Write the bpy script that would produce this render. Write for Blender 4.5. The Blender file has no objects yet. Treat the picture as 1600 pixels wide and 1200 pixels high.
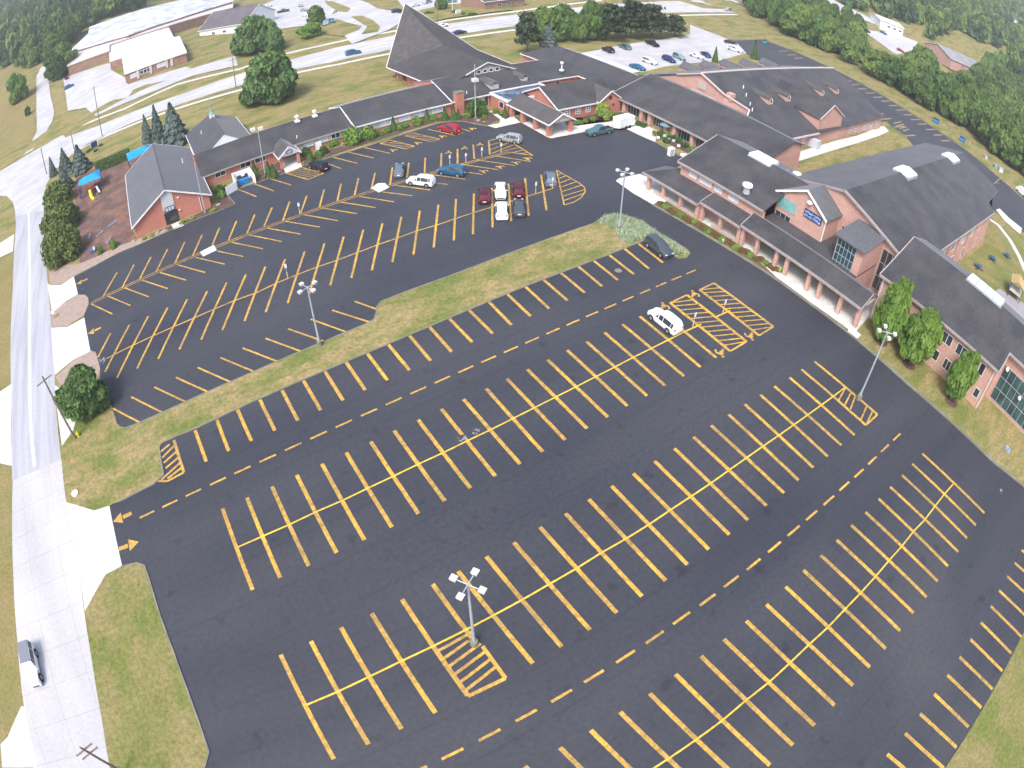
import bpy, bmesh, math, random
from mathutils import Matrix, Vector
random.seed(7)
sc = bpy.context.scene
col = sc.collection
R = math.radians
# ------------------------------------------------------------------ camera model (aerial wide-angle lens)
YAW, PIT, ROL = -0.5896073802458296, 0.804339852261446, 0.010353165224555178
K1, K3, K5 = 0.9488420831025155, 0.06432602310630615, 0.09000012776444262
H = 49.458
RM = (Matrix.Rotation(YAW, 4, 'Z') @ Matrix.Rotation(PIT, 4, 'X') @ Matrix.Rotation(ROL, 4, 'Z'))
RM3 = RM.to_3x3()
cam = bpy.data.cameras.new('camera')
co = bpy.data.objects.new('camera', cam); col.objects.link(co); sc.camera = co
co.matrix_world = Matrix.Translation((0, 0, H)) @ RM
cam.type = 'PANO'; cam.panorama_type = 'FISHEYE_LENS_POLYNOMIAL'
cam.sensor_width = 36; cam.sensor_height = 27; cam.fisheye_fov = R(170)
cam.clip_end = 8000
for i, k in enumerate([0.00037484634871276067, 0.04166296388886884, 0.00015643810192217627, -1.2597799127947017e-05, 8.954745222486404e-07]):
    setattr(cam, 'fisheye_polynomial_k%d' % i, -k)
sc.render.engine = 'CYCLES'

def sstep(a, b, x):
    t = min(1, max(0, (x-a)/(b-a))); return t*t*(3-2*t)
def T(x, y):                                    # terrain height: flat campus, wooded hills behind
    r = math.hypot(x, y)
    h = .035*max(0, r-330)
    h += .125*max(0, r-235)*sstep(70, -30, x)
    h += .15*max(0, r-330)*sstep(190, 380, x)
    return h
def ray(px, py):
    x = px-800; y = 600-py; r = math.hypot(x, y)/1000+1e-9
    t = K1*r+K3*r**3+K5*r**5
    return RM3 @ Vector((math.sin(t)*x/(r*1e3), math.sin(t)*y/(r*1e3), -math.cos(t)))
def P(px, py, z=0.0):                            # photo point on the level plane z
    d = ray(px, py); k = (z-H)/d.z
    return Vector((d.x*k, d.y*k, z))
def PT(px, py, dz=0.0):                          # photo point on the terrain (+dz)
    d = ray(px, py); s = 0.0; step = 4.0
    while s < 3500:
        s += step
        q = Vector((0, 0, H))+d*s
        if q.z <= T(q.x, q.y)+dz:
            lo, hi = s-step, s
            for _ in range(18):
                m = (lo+hi)/2; q = Vector((0, 0, H))+d*m
                if q.z <= T(q.x, q.y)+dz: hi = m
                else: lo = m
            return q
    return q
def W2P(v):                                      # world -> photo pixel
    d = RM3.transposed() @ (Vector(v)-Vector((0, 0, H)))
    rho = math.hypot(d.x, d.y); th = math.atan2(rho, -d.z); r = th
    for _ in range(12): r -= (K1*r+K3*r**3+K5*r**5-th)/(K1+3*K3*r*r+5*K5*r**4)
    return 800+1000*r*d.x/rho, 600-1000*r*d.y/rho
def hgt(b, t, z0=0.0):                           # height of an upright from its base and top in the photo
    p = P(b[0], b[1], z0); d = ray(*t)
    k = (p.x*d.x+p.y*d.y)/(d.x*d.x+d.y*d.y)
    return H+d.z*k, p

# ------------------------------------------------------------------ materials
MATS = {}
def mat(name, c1, c2=None, scale=.3, rough=.75, spec=.3, metal=0, detail=4, c3=None, scale3=3, f3=.35, bump=0, bscale=20, contrast=(.35, .65), wave=None, brick=None, objrand=0, obj=False, stretch=None, sheen=0, speck=0, seams=0, joints=0):
    if name in MATS: return MATS[name]
    m = bpy.data.materials.new(name); m.use_nodes = True; nt = m.node_tree; n = nt.nodes; l = nt.links
    b = n['Principled BSDF']; b.inputs['Roughness'].default_value = rough; b.inputs['Specular IOR Level'].default_value = spec; b.inputs['Metallic'].default_value = metal
    b.inputs['Base Color'].default_value = (*c1, 1)
    out = None
    if obj: vec = n.new('ShaderNodeTexCoord').outputs['Object']
    else: vec = n.new('ShaderNodeNewGeometry').outputs['Position']
    if stretch:
        mp0 = n.new('ShaderNodeMapping'); mp0.inputs['Scale'].default_value = stretch[:3]; mp0.inputs['Rotation'].default_value = (0, 0, R(stretch[3])); l.new(vec, mp0.inputs['Vector']); vec = mp0.outputs['Vector']
    if sheen: b.inputs['Sheen Weight'].default_value = sheen; b.inputs['Sheen Roughness'].default_value = .35; b.inputs['Sheen Tint'].default_value = (.9, .92, 1, 1)
    def noise(s, det):
        t = n.new('ShaderNodeTexNoise'); t.inputs['Scale'].default_value = s; t.inputs['Detail'].default_value = det; l.new(vec, t.inputs['Vector']); return t.outputs['Fac']
    def ramp(src, a, bb):
        r = n.new('ShaderNodeMapRange'); r.inputs['From Min'].default_value = a; r.inputs['From Max'].default_value = bb; l.new(src, r.inputs['Value']); return r.outputs['Result']
    def mix(f, a, c, mode='MIX'):
        x = n.new('ShaderNodeMix'); x.data_type = 'RGBA'; x.blend_type = mode
        if isinstance(f, float): x.inputs['Factor'].default_value = f
        else: l.new(f, x.inputs['Factor'])
        for k, v in ((6, a), (7, c)):
            if isinstance(v, tuple): x.inputs[k].default_value = (*v, 1)
            else: l.new(v, x.inputs[k])
        return x.outputs[2]
    if c2 is not None: out = mix(ramp(noise(scale, detail), *contrast), c1, c2)
    if c3 is not None:
        f = n.new('ShaderNodeMath'); f.operation = 'MULTIPLY'; f.inputs[1].default_value = f3; l.new(ramp(noise(scale3, 3), .35, .65), f.inputs[0])
        out = mix(f.outputs[0], out if out is not None else c1, c3)
    if wave:                                     # fine courses / shingle rows: (scale, strength, axis)
        w = n.new('ShaderNodeTexWave'); w.wave_type = 'BANDS'; w.bands_direction = wave[2]; w.inputs['Scale'].default_value = wave[0]; w.inputs['Distortion'].default_value = .6; l.new(vec, w.inputs['Vector'])
        f = n.new('ShaderNodeMath'); f.operation = 'MULTIPLY'; f.inputs[1].default_value = wave[1]; l.new(w.outputs['Fac'], f.inputs[0])
        out = mix(f.outputs[0], out if out is not None else c1, tuple(v*.55 for v in c1))
    if joints:
        bt = n.new('ShaderNodeTexBrick'); bt.offset = 0; bt.inputs['Scale'].default_value = 1; bt.inputs['Brick Width'].default_value = joints; bt.inputs['Row Height'].default_value = joints*.8; bt.inputs['Mortar Size'].default_value = .035
        bt.inputs['Color1'].default_value = (1, 1, 1, 1); bt.inputs['Color2'].default_value = (.96, .955, .95, 1); bt.inputs['Mortar'].default_value = (.76, .75, .73, 1); l.new(n.new('ShaderNodeNewGeometry').outputs['Position'], bt.inputs['Vector'])
        out = mix(1.0, out, bt.outputs['Color'], 'MULTIPLY')
    if seams:
        pg = n.new('ShaderNodeNewGeometry').outputs['Position']; w = n.new('ShaderNodeTexWave'); w.wave_type = 'BANDS'; w.bands_direction = 'Y'; w.inputs['Scale'].default_value = .314/seams; w.inputs['Distortion'].default_value = .5; w.inputs['Detail Scale'].default_value = .02; l.new(pg, w.inputs['Vector'])
        f = n.new('ShaderNodeMapRange'); f.inputs['From Min'].default_value = .985; f.inputs['From Max'].default_value = 1; f.inputs['To Max'].default_value = .2; l.new(w.outputs['Fac'], f.inputs['Value'])
        out = mix(f.outputs['Result'], out, tuple(v*.5 for v in c1))
        t = n.new('ShaderNodeTexNoise'); t.inputs['Scale'].default_value = .035; t.inputs['Detail'].default_value = 5; l.new(pg, t.inputs['Vector'])
        f2 = n.new('ShaderNodeMapRange'); f2.inputs['From Min'].default_value = .60; f2.inputs['From Max'].default_value = .74; f2.inputs['To Max'].default_value = .7; l.new(t.outputs['Fac'], f2.inputs['Value'])
        out = mix(f2.outputs['Result'], out, (.058, .057, .064))
        t = n.new('ShaderNodeTexNoise'); t.inputs['Scale'].default_value = .42; t.inputs['Detail'].default_value = 3; l.new(pg, t.inputs['Vector'])   # oil spots
        f3_ = n.new('ShaderNodeMapRange'); f3_.inputs['From Min'].default_value = .64; f3_.inputs['From Max'].default_value = .72; f3_.inputs['To Max'].default_value = .55; l.new(t.outputs['Fac'], f3_.inputs['Value'])
        out = mix(f3_.outputs['Result'], out, (.014, .015, .019))
    if speck:                                    # fine tonal grain
        pg = vec if obj else n.new('ShaderNodeNewGeometry').outputs['Position']
        t = n.new('ShaderNodeTexNoise'); t.inputs['Scale'].default_value = 2.2; t.inputs['Detail'].default_value = 8; t.inputs['Roughness'].default_value = .75; l.new(pg, t.inputs['Vector'])
        r = n.new('ShaderNodeMapRange'); r.inputs['From Min'].default_value = .3; r.inputs['From Max'].default_value = .7; r.inputs['To Min'].default_value = 1-speck; r.inputs['To Max'].default_value = 1+speck; l.new(t.outputs['Fac'], r.inputs['Value'])
        vm = n.new('ShaderNodeVectorMath'); vm.operation = 'SCALE'; l.new(out, vm.inputs[0]); l.new(r.outputs['Result'], vm.inputs['Scale']); out = vm.outputs[0]
    if brick:
        mp = n.new('ShaderNodeMapping'); mp.inputs['Rotation'].default_value = (R(90), 0, 0); l.new(vec, mp.inputs['Vector'])
        sx = n.new('ShaderNodeSeparateXYZ'); l.new(vec, sx.inputs[0]); ad = n.new('ShaderNodeMath'); l.new(sx.outputs[0], ad.inputs[0]); l.new(sx.outputs[1], ad.inputs[1])
        cx = n.new('ShaderNodeCombineXYZ'); l.new(ad.outputs[0], cx.inputs[0]); l.new(sx.outputs[2], cx.inputs[1])
        bt = n.new('ShaderNodeTexBrick'); bt.inputs['Scale'].default_value = 1; bt.inputs['Brick Width'].default_value = .3; bt.inputs['Row Height'].default_value = .1; bt.inputs['Mortar Size'].default_value = .012
        bt.inputs['Color1'].default_value = (1, 1, 1, 1); bt.inputs['Color2'].default_value = (.78, .74, .72, 1); bt.inputs['Mortar'].default_value = (.85, .9, .92, 1); l.new(cx.outputs[0], bt.inputs['Vector'])
        out = mix(1.0, out if out is not None else c1, bt.outputs['Color'], 'MULTIPLY')
    if objrand:
        oi = n.new('ShaderNodeObjectInfo'); hs = n.new('ShaderNodeHueSaturation')
        r = n.new('ShaderNodeMapRange'); r.inputs['To Min'].default_value = 1-objrand; r.inputs['To Max'].default_value = 1+objrand; l.new(oi.outputs['Random'], r.inputs['Value']); l.new(r.outputs['Result'], hs.inputs['Value'])
        r2 = n.new('ShaderNodeMapRange'); r2.inputs['To Min'].default_value = .5+objrand*.06; r2.inputs['To Max'].default_value = .5-objrand*.06; l.new(oi.outputs['Random'], r2.inputs['Value']); l.new(r2.outputs['Result'], hs.inputs['Hue'])
        if out is not None: l.new(out, hs.inputs['Color'])
        else: hs.inputs['Color'].default_value = (*c1, 1)
        out = hs.outputs['Color']
    if out is not None: l.new(out, b.inputs['Base Color'])
    if bump:
        bp = n.new('ShaderNodeBump'); bp.inputs['Strength'].default_value = bump; bp.inputs['Distance'].default_value = .05; l.new(noise(bscale, 3), bp.inputs['Height']); l.new(bp.outputs[0], b.inputs['Normal'])
    MATS[name] = m
    return m
GRASS = mat('grass', (.135, .148, .042), (.285, .210, .105), .12, .9, .1, c3=(.110, .150, .038), scale3=.5, f3=.62, detail=10, contrast=(.37, .54), bump=.6, bscale=3, stretch=(1, 1.9, 1, 25), speck=.45)
GREEN = mat('green_grass', (.120, .150, .036), (.225, .185, .085), .16, .9, .1, c3=(.18, .165, .060), scale3=.7, f3=.7, detail=10, contrast=(.42, .60), bump=.6, bscale=3, stretch=(1.6, 1, 1, 0), speck=.45)
DRYGR = mat('dry_grass', (.20, .165, .065), (.150, .155, .052), .05, .9, .1, c3=(.27, .20, .10), scale3=.2, f3=.55, detail=9, speck=.4)
ASPH = mat('asphalt', (.0265, .0285, .0390), (.0335, .0355, .0465), .09, .62, .4, c3=(.050, .0505, .059), scale3=.085, f3=.6, detail=9, bump=.25, bscale=5, stretch=(.35, 1.3, 1, 0), seams=4.3, speck=.28)
ASPH2 = mat('back_drive_asphalt', (.042, .044, .054), (.052, .053, .062), .08, .7, .4, speck=.2)
ROADM = mat('old_road_surface', (.275, .28, .325), (.33, .335, .375), .55, .8, .3, c3=(.40, .40, .43), scale3=1.0, f3=.8, stretch=(1, .05, 1, 4), speck=.12)
ROADW = mat('bright_road_surface', (.48, .475, .48), (.41, .405, .42), .12, .8, .3, c3=(.30, .295, .33), scale3=.4, f3=.55, stretch=(.4, .6, 1, 0), detail=9, speck=.18)
ROADC = mat('street_slab_concrete', (.50, .49, .495), (.43, .42, .435), .18, .85, .25, c3=(.32, .315, .335), scale3=.16, f3=.6, detail=9, speck=.12, joints=5.0, stretch=(1, .25, 1, 5))
CONC = mat('concrete', (.56, .55, .535), (.47, .46, .45), .35, .85, .25, c3=(.64, .63, .61), scale3=2, f3=.4, speck=.15, joints=3.2)
CURB = mat('kerb_concrete', (.22, .21, .185), (.15, .145, .12), .5, .85, .2, c3=(.12, .13, .07), scale3=.8, f3=.5)
GRAVEL = mat('tan_gravel', (.31, .235, .20), (.23, .17, .145), 1.2, .95, .1, c3=(.40, .32, .27), scale3=6, f3=.5)
YEL = mat('yellow_paint', (.55, .315, .042), (.46, .27, .048), .5, .6, .4, c3=(.25, .165, .06), scale3=.22, f3=.75, contrast=(.4, .6), speck=.6)
YELC = mat('bright_yellow_paint', (.62, .42, .040), (.54, .35, .040), .5, .6, .4, speck=.45)
YELF = mat('faded_yellow_paint', (.30, .21, .12), (.24, .18, .11), .5, .7, .3)
WHT = mat('white_paint', (.75, .75, .75), (.6, .6, .6), 2, .6, .3)
MULCH = mat('mulch', (.095, .058, .050), (.135, .09, .075), .6, .95, .1, c3=(.06, .04, .04), scale3=3, f3=.5)
DIRT = mat('playground_mulch', (.125, .075, .066), (.235, .125, .085), .30, .95, .1, c3=(.09, .075, .078), scale3=.8, f3=.7, detail=10, contrast=(.42, .58), speck=.35)
SHIN = mat('dark_shingles', (.030, .031, .038), (.045, .045, .052), .12, .8, .25, c3=(.082, .076, .077), scale3=.28, f3=.5, detail=9, bump=.3, bscale=5, sheen=.35, speck=.32)
SHIN2 = mat('grey_shingles', (.088, .092, .104), (.104, .107, .117), .2, .85, .25, c3=(.074, .078, .089), scale3=1.5, f3=.4, bump=.3, bscale=5, sheen=.3, speck=.3)
SHIN4 = mat('slate_grey_shingles', (.050, .051, .060), (.062, .062, .070), .3, .85, .25, sheen=.3, speck=.25)
SHINC = mat('charcoal_shingles', (.040, .040, .046), (.055, .053, .058), .12, .85, .2, c3=(.08, .074, .074), scale3=.3, f3=.5, detail=9, speck=.3)
SHIN3 = mat('brown_grey_shingles', (.066, .063, .066), (.088, .082, .082), .25, .8, .3, c3=(.05, .05, .056), scale3=.8, f3=.4, sheen=.3, speck=.3)
BRK = mat('red_brick', (.50, .205, .155), (.43, .17, .13), .5, .85, .2, brick=True, c3=(.56, .25, .19), scale3=4, f3=.4)
BRKP = mat('salmon_brick', (.55, .325, .275), (.48, .28, .235), .35, .85, .2, brick=True, c3=(.60, .40, .345), scale3=3, f3=.4)
BRKB = mat('brown_brick', (.34, .21, .16), (.27, .165, .13), .4, .85, .2, brick=True)
TRIM = mat('white_trim', (.70, .69, .70), (.6, .6, .62), 1, .6, .3)
FASC = mat('tan_fascia', (.33, .29, .285), (.28, .245, .24), 1, .7, .3)
TAN = mat('tan_panel', (.46, .43, .38), (.40, .38, .34), .8, .8, .2)
GLASS = mat('dark_glass', (.018, .022, .026), (.04, .05, .055), .5, .12, .8)
TGLASS = mat('teal_glass', (.12, .36, .36), (.2, .44, .42), .6, .2, .8)
PGLASS = mat('pale_window', (.42, .47, .55), (.5, .52, .58), .8, .35, .5)
STEEL = mat('galvanised_pole', (.45, .49, .55), (.38, .42, .48), 1.5, .4, .5, .3)
LAMP = mat('lamp_housing', (.60, .58, .55), (.52, .50, .47), 4, .5, .4)
WOODP = mat('weathered_pole_wood', (.18, .14, .125), (.24, .19, .17), 2, .9, .1)
BLUEM = mat('blue_fabric', (.006, .22, .62), (.01, .27, .68), .6, .6, .3)
BLUEP = mat('blue_steel', (.01, .15, .42), (.02, .18, .45), 2, .45, .4)
YELP = mat('yellow_plastic', (.72, .55, .04), None, rough=.4)
YELB = mat('faded_bollard_yellow', (.50, .40, .20), (.4, .34, .22), 4, .6)
REDP = mat('red_plastic', (.35, .03, .03), None, rough=.4)
NAVY = mat('navy_plastic', (.02, .04, .12), None, rough=.4)
WHITE = mat('white_metal', (.75, .76, .78), (.66, .68, .7), 2, .5, .4)
BLACKM = mat('black_metal', (.02, .02, .022), None, rough=.5)
MROOF = mat('white_membrane_roof', (.66, .66, .67), (.56, .55, .56), .12, .8, .2)
MROOFP = mat('pinkish_membrane_roof', (.55, .48, .45), (.49, .44, .42), .15, .8, .2)
BROOF = mat('mottled_blue_metal_roof', (.36, .39, .47), (.62, .63, .64), .16, .5, .4, detail=9, contrast=(.38, .60))
DKROOF = mat('painted_reflection_roof', (.03, .035, .05), (.14, .20, .32), .45, .3, .6, detail=6, contrast=(.45, .6))  # blue blotches paint a light reflection into the dark roof colour
BARK = mat('bark', (.11, .085, .07), (.15, .12, .10), 3, .95, .1, obj=True)
LEAFD = mat('broadleaf', (.075, .140, .040), (.185, .265, .058), .22, .8, .1, c3=(.034, .068, .028), scale3=.55, f3=.55, objrand=.34, obj=True, contrast=(.38, .62))
LEAFM = mat('maple_leaf', (.080, .145, .050), (.135, .210, .068), .5, .8, .1, c3=(.058, .11, .042), scale3=1.4, f3=.5, obj=True)
LEAFL = mat('light_leaf', (.105, .195, .040), (.180, .270, .050), .6, .8, .1, c3=(.07, .135, .034), scale3=1.6, f3=.45, obj=True)
LEAFY = mat('yellow_green_leaf', (.22, .25, .04), (.15, .23, .05), .9, .7, .15, obj=True)
OLIVE = mat('olive_leaf', (.088, .125, .036), (.160, .195, .060), .7, .8, .1, c3=(.055, .085, .028), scale3=1.8, f3=.5, obj=True)
NEEDLE = mat('dark_needles', (.030, .050, .028), (.062, .088, .044), .9, .8, .1, c3=(.075, .09, .05), scale3=2, f3=.4, objrand=.2, obj=True)
BLUEN = mat('blue_spruce_needles', (.075, .108, .096), (.150, .195, .18), 1.1, .8, .1, c3=(.042, .065, .055), scale3=2.4, f3=.5, obj=True)
ARBOR = mat('arborvitae', (.045, .088, .026), (.078, .125, .032), 1.5, .8, .1, obj=True)
SAGE = mat('sage_grasses', (.30, .38, .26), (.46, .50, .38), .8, .9, .1, c3=(.16, .24, .10), scale3=2, f3=.8, speck=.4)

# ------------------------------------------------------------------ object helpers
def mesh(name, V, F, mats, parent=None, smooth=False, mi=None):
    me = bpy.data.meshes.new(name); me.from_pydata([tuple(v) for v in V], [], F); me.update()
    if not isinstance(mats, (list, tuple)): mats = [mats]
    for m in mats: me.materials.append(m)
    if mi: me.polygons.foreach_set('material_index', mi)
    if smooth: me.polygons.foreach_set('use_smooth', [True]*len(me.polygons))
    o = bpy.data.objects.new(name, me); col.objects.link(o)
    if parent is not None: o.parent = parent
    return o
def thing(name, label, cat, loc=(0, 0, 0), rz=0, group=None):
    o = bpy.data.objects.new(name, None); col.objects.link(o); o.empty_display_size = .3
    o.location = loc; o.rotation_euler = (0, 0, rz); o['label'] = label; o['category'] = cat
    if group: o['group'] = group
    return o
def tag(o, label, cat, group=None):
    o['label'] = label; o['category'] = cat
    if group: o['group'] = group
    return o
def struct(o): o['kind'] = 'structure'; return o
class MB:                                        # mesh builder
    def __init__(s): s.V = []; s.F = []
    def face(s, pts): n = len(s.V); s.V += [tuple(p) for p in pts]; s.F.append(list(range(n, n+len(pts)))); return s
    def box(s, x0, x1, y0, y1, z0, z1):
        n = len(s.V); s.V += [(x0, y0, z0), (x1, y0, z0), (x1, y1, z0), (x0, y1, z0), (x0, y0, z1), (x1, y0, z1), (x1, y1, z1), (x0, y1, z1)]
        s.F += [[n+i for i in f] for f in ((3, 2, 1, 0), (4, 5, 6, 7), (0, 1, 5, 4), (1, 2, 6, 5), (2, 3, 7, 6), (3, 0, 4, 7))]; return s
    def obox(s, o, u, v, w):                     # oriented box: corner o, edges u,v,w
        o, u, v, w = map(Vector, (o, u, v, w)); n = len(s.V)
        s.V += [tuple(o), tuple(o+u), tuple(o+u+v), tuple(o+v), tuple(o+w), tuple(o+u+w), tuple(o+u+v+w), tuple(o+v+w)]
        s.F += [[n+i for i in f] for f in ((3, 2, 1, 0), (4, 5, 6, 7), (0, 1, 5, 4), (1, 2, 6, 5), (2, 3, 7, 6), (3, 0, 4, 7))]; return s
    def prism(s, poly, z0, z1):                  # vertical prism, z may be lists
        n = len(poly); b = len(s.V)
        a0 = z0 if isinstance(z0, list) else [z0]*n; a1 = z1 if isinstance(z1, list) else [z1]*n
        s.V += [(p[0], p[1], a0[i]) for i, p in enumerate(poly)]+[(p[0], p[1], a1[i]) for i, p in enumerate(poly)]
        s.F += [list(range(b+n-1, b-1, -1)), list(range(b+n, b+2*n))]+[[b+i, b+(i+1) % n, b+n+(i+1) % n, b+n+i] for i in range(n)]; return s
    def tube(s, p0, p1, r0, r1=None, seg=8, cap=True):
        p0, p1 = Vector(p0), Vector(p1); r1 = r0 if r1 is None else r1; d = (p1-p0).normalized()
        a = d.orthogonal().normalized(); c = d.cross(a); b = len(s.V)
        for p, r in ((p0, r0), (p1, r1)):
            for i in range(seg):
                t = 2*math.pi*i/seg; s.V.append(tuple(p+(a*math.cos(t)+c*math.sin(t))*r))
        s.F += [[b+i, b+(i+1) % seg, b+seg+(i+1) % seg, b+seg+i] for i in range(seg)]
        if cap: s.F += [list(range(b+seg-1, b-1, -1)), list(range(b+seg, b+2*seg))]
        return s
    def lathe(s, prof, c=(0, 0, 0), seg=12):
        b = len(s.V)
        for (r, z) in prof:
            for i in range(seg): t = 2*math.pi*i/seg; s.V.append((c[0]+r*math.cos(t), c[1]+r*math.sin(t), c[2]+z))
        for k in range(len(prof)-1): s.F += [[b+k*seg+i, b+k*seg+(i+1) % seg, b+(k+1)*seg+(i+1) % seg, b+(k+1)*seg+i] for i in range(seg)]
        s.F += [list(range(b+seg-1, b-1, -1)), list(range(b+(len(prof)-1)*seg, b+len(prof)*seg))]; return s
    def build(s, name, m, parent=None, smooth=False): return mesh(name, s.V, s.F, m, parent, smooth)
def sheet(name, pts, m, dz, drape=False):        # level sheet following a ground outline
    bm = bmesh.new(); vs = [bm.verts.new((p[0], p[1], 0)) for p in pts]; f = bm.faces.new(vs)
    bmesh.ops.triangulate(bm, faces=[f])
    if drape:
        for ax in (0, 1):
            lo = min(p[ax] for p in pts); hi = max(p[ax] for p in pts); k = math.floor(lo/12)*12+12
            while k < hi:
                nrm = (1, 0, 0) if ax == 0 else (0, 1, 0)
                bmesh.ops.bisect_plane(bm, geom=bm.verts[:]+bm.edges[:]+bm.faces[:], plane_co=(k, k, 0), plane_no=nrm); k += 12
        bmesh.ops.triangulate(bm, faces=bm.faces[:])
    for v in bm.verts: v.co.z = (T(v.co.x, v.co.y) if drape else 0)+dz
    bmesh.ops.recalc_face_normals(bm, faces=bm.faces[:])
    for f in bm.faces:
        if f.normal.z < 0: f.normal_flip()
    me = bpy.data.meshes.new(name); bm.to_mesh(me); bm.free(); me.materials.append(m)
    o = bpy.data.objects.new(name, me); col.objects.link(o); o['kind'] = 'structure'
    return o
def PS(l): return [P(*p) for p in l]
def PTS(l, dz=0): return [PT(p[0], p[1], dz) for p in l]
def kerb(name, pts, w=.18, h=.13, closed=False):
    mb = MB(); n = len(pts); m = n if closed else n-1
    offs = []
    for i in range(n):
        a = Vector(pts[(i-1) % n]) if (closed or i > 0) else Vector(pts[i]); b = Vector(pts[(i+1) % n]) if (closed or i < n-1) else Vector(pts[i])
        d = (b-a); d.z = 0; d.normalize(); offs.append(Vector((-d.y, d.x, 0))*w/2)
    for i in range(m):
        j = (i+1) % n; a, b = Vector(pts[i]), Vector(pts[j]); a.z = b.z = 0
        q = [a-offs[i], b-offs[j], b+offs[j], a+offs[i]]
        bb = len(mb.V); mb.V += [(p.x, p.y, 0) for p in q]+[(p.x, p.y, h) for p in q]
        mb.F += [[bb+k for k in f] for f in ((4, 5, 6, 7), (0, 1, 5, 4), (2, 3, 7, 6), (3, 0, 4, 7), (1, 2, 6, 5))]
    return struct(mb.build(name, CURB))
EXPO = 1.25
# ================================================================== GROUND
def build_ground():
    V, F = [], []
    xs = [-900+24*i for i in range(95)]; ys = [-240+24*i for i in range(68)]
    idx = {}
    for j, y in enumerate(ys):
        for i, x in enumerate(xs): idx[i, j] = len(V); V.append((x, y, T(x, y)))
    for j in range(len(ys)-1):
        for i in range(len(xs)-1): F.append((idx[i, j], idx[i+1, j], idx[i+1, j+1], idx[i, j+1]))
    struct(mesh('ground', V, F, GRASS))
build_ground()
def ext(a, b, d): v = (Vector(b)-Vector(a)); v.z = 0; v.normalize(); return Vector(b)+v*d
kerbE = PS([(1020, 320), (1200, 427.5), (1332, 525), (1418, 600), (1552, 722), (1600, 760)])
kerbE.append(ext(kerbE[-2], kerbE[-1], 8))
br = PS([(1600, 987), (1537, 1105), (1477, 1200)])
brE = [ext(br[1], br[0], 40)]+br+[ext(br[1], br[2], 25)]
west = PS([(320, 1199), (327, 1175), (312, 1130), (292, 1075), (272, 1020), (250, 960), (232, 900), (226, 884), (215, 880), (190, 886)])
northk = PS([(116, 433), (150, 415), (185, 396), (223, 380), (260, 363), (300, 346), (340, 331), (367.5, 319)])
lot = northk+PS([(354, 304), (357, 300), (400, 286), (446, 270.6), (472, 260), (521, 245), (570, 230), (600, 220.5), (650, 204), (687, 192.5), (706, 189.5), (725, 190), (741, 194), (761, 197), (774, 200), (814, 191), (855, 214), (861, 216), (890, 211), (917, 205), (955, 199), (979, 202), (1002, 213), (1024, 222), (1045, 235), (1075, 252)])
lot += [Vector((79, 72, 0)), Vector((79, 60, 0))]+kerbE+[ext(br[1], br[0], 8)]+brE[1:]
lot += [Vector((5, -14, 0))]+[ext(west[1], west[0], 6)]+west+PS([(172, 792), (150, 700), (157, 577), (150, 550), (141, 547), (132, 497), (131, 493), (139, 475), (137, 464), (121, 460)])
sheet('parking_lot', lot, ASPH, .02)
# streets
st_r = PS([(172, 1199), (160, 1125), (145, 1037), (132, 957), (125, 900), (112, 825), (105, 785), (95, 712), (88, 640), (85, 560), (80, 500), (75, 445), (70, 370), (68, 300), (64, 272)])
st_l = PS([(52, 1199), (37, 1100), (27, 1000), (21, 900), (19, 825), (19, 740), (18, 660), (17, 600), (20, 450), (25, 350), (22, 310), (10, 288)])
cut = P(20, 752), P(96, 718)
lower = [p for p in st_l if W2P(p)[1] > 755]; upper = [p for p in st_l if W2P(p)[1] <= 755]
lr = [p for p in st_r if W2P(p)[1] > 716]; ur = [p for p in st_r if W2P(p)[1] <= 716]
sheet('street_concrete', [ext(st_r[1], st_r[0], 9)]+lr+[cut[1], cut[0]]+lower[::-1]+[ext(st_l[1], st_l[0], 9)], ROADC, .016)
sheet('street', [cut[1]]+ur+upper[::-1]+[cut[0]], ROADM, .016)
# highway
hn = [(-10, 300), (20, 284), (64, 272), (100, 243), (140, 225), (195, 197), (290, 160), (375, 134), (455, 110), (520, 97), (600, 80), (697, 57.5), (800, 41.5), (900, 30), (1000, 22), (1150, 20), (1250, 22), (1350, 28)]
hf = [(-10, 250), (30, 242), (75, 228), (110, 212), (150, 198), (200, 178), (290, 145), (380, 114), (460, 92), (520, 76), (600, 59), (697, 38), (800, 23.5), (900, 12), (1000, 4), (1150, 1), (1250, 4), (1350, 12)]
hN = [P(*p) for p in hn if p[0] > 30]; hF = [P(*p) for p in hf if p[0] > 20]
hN = [Vector((-75, 190, 0)), Vector((-45, 187, 0))]+hN; hF = [Vector((-75, 212, 0)), Vector((-45, 211, 0))]+hF
sheet('highway', hN+hF[::-1], ROADW, .05, drape=True)
sheet('intersection', [PT(*p) for p in [(-30, 262), (0, 250), (36, 242), (52, 234), (72, 208), (100, 212), (118, 236), (84, 268), (72, 290), (68, 330), (26, 338), (20, 316), (10, 306), (-30, 308)]], ROADW, .062, drape=True)
mb = MB()
def linebar(mb, a, b, w, z):
    a = Vector(a); b = Vector(b); d = b-a; d.z = 0
    if d.length < 1e-4: return
    n = Vector((-d.y, d.x, 0)).normalized()*w/2
    mb.face([(a-n).to_tuple()[:2]+(z,), (b-n).to_tuple()[:2]+(z,), (b+n).to_tuple()[:2]+(z,), (a+n).to_tuple()[:2]+(z,)])
for k in range(2, min(len(hN), len(hF))-1):
    for f, w in ((.27, 1.6), (.5, .25), (.74, 1.6)):
        a = hN[k].lerp(hF[k], f); b = hN[k+1].lerp(hF[k+1], f); linebar(mb, a, b, w if w < 1 else .18, .058)
for k in range(len(ur)+1): pass
o = struct(mb.build('road_centre_lines', WHT))
mb = MB()
cl = PS([(40, 300), (45, 340), (47, 420), (47, 500), (47, 580), (48, 660), (54, 728)])
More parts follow.
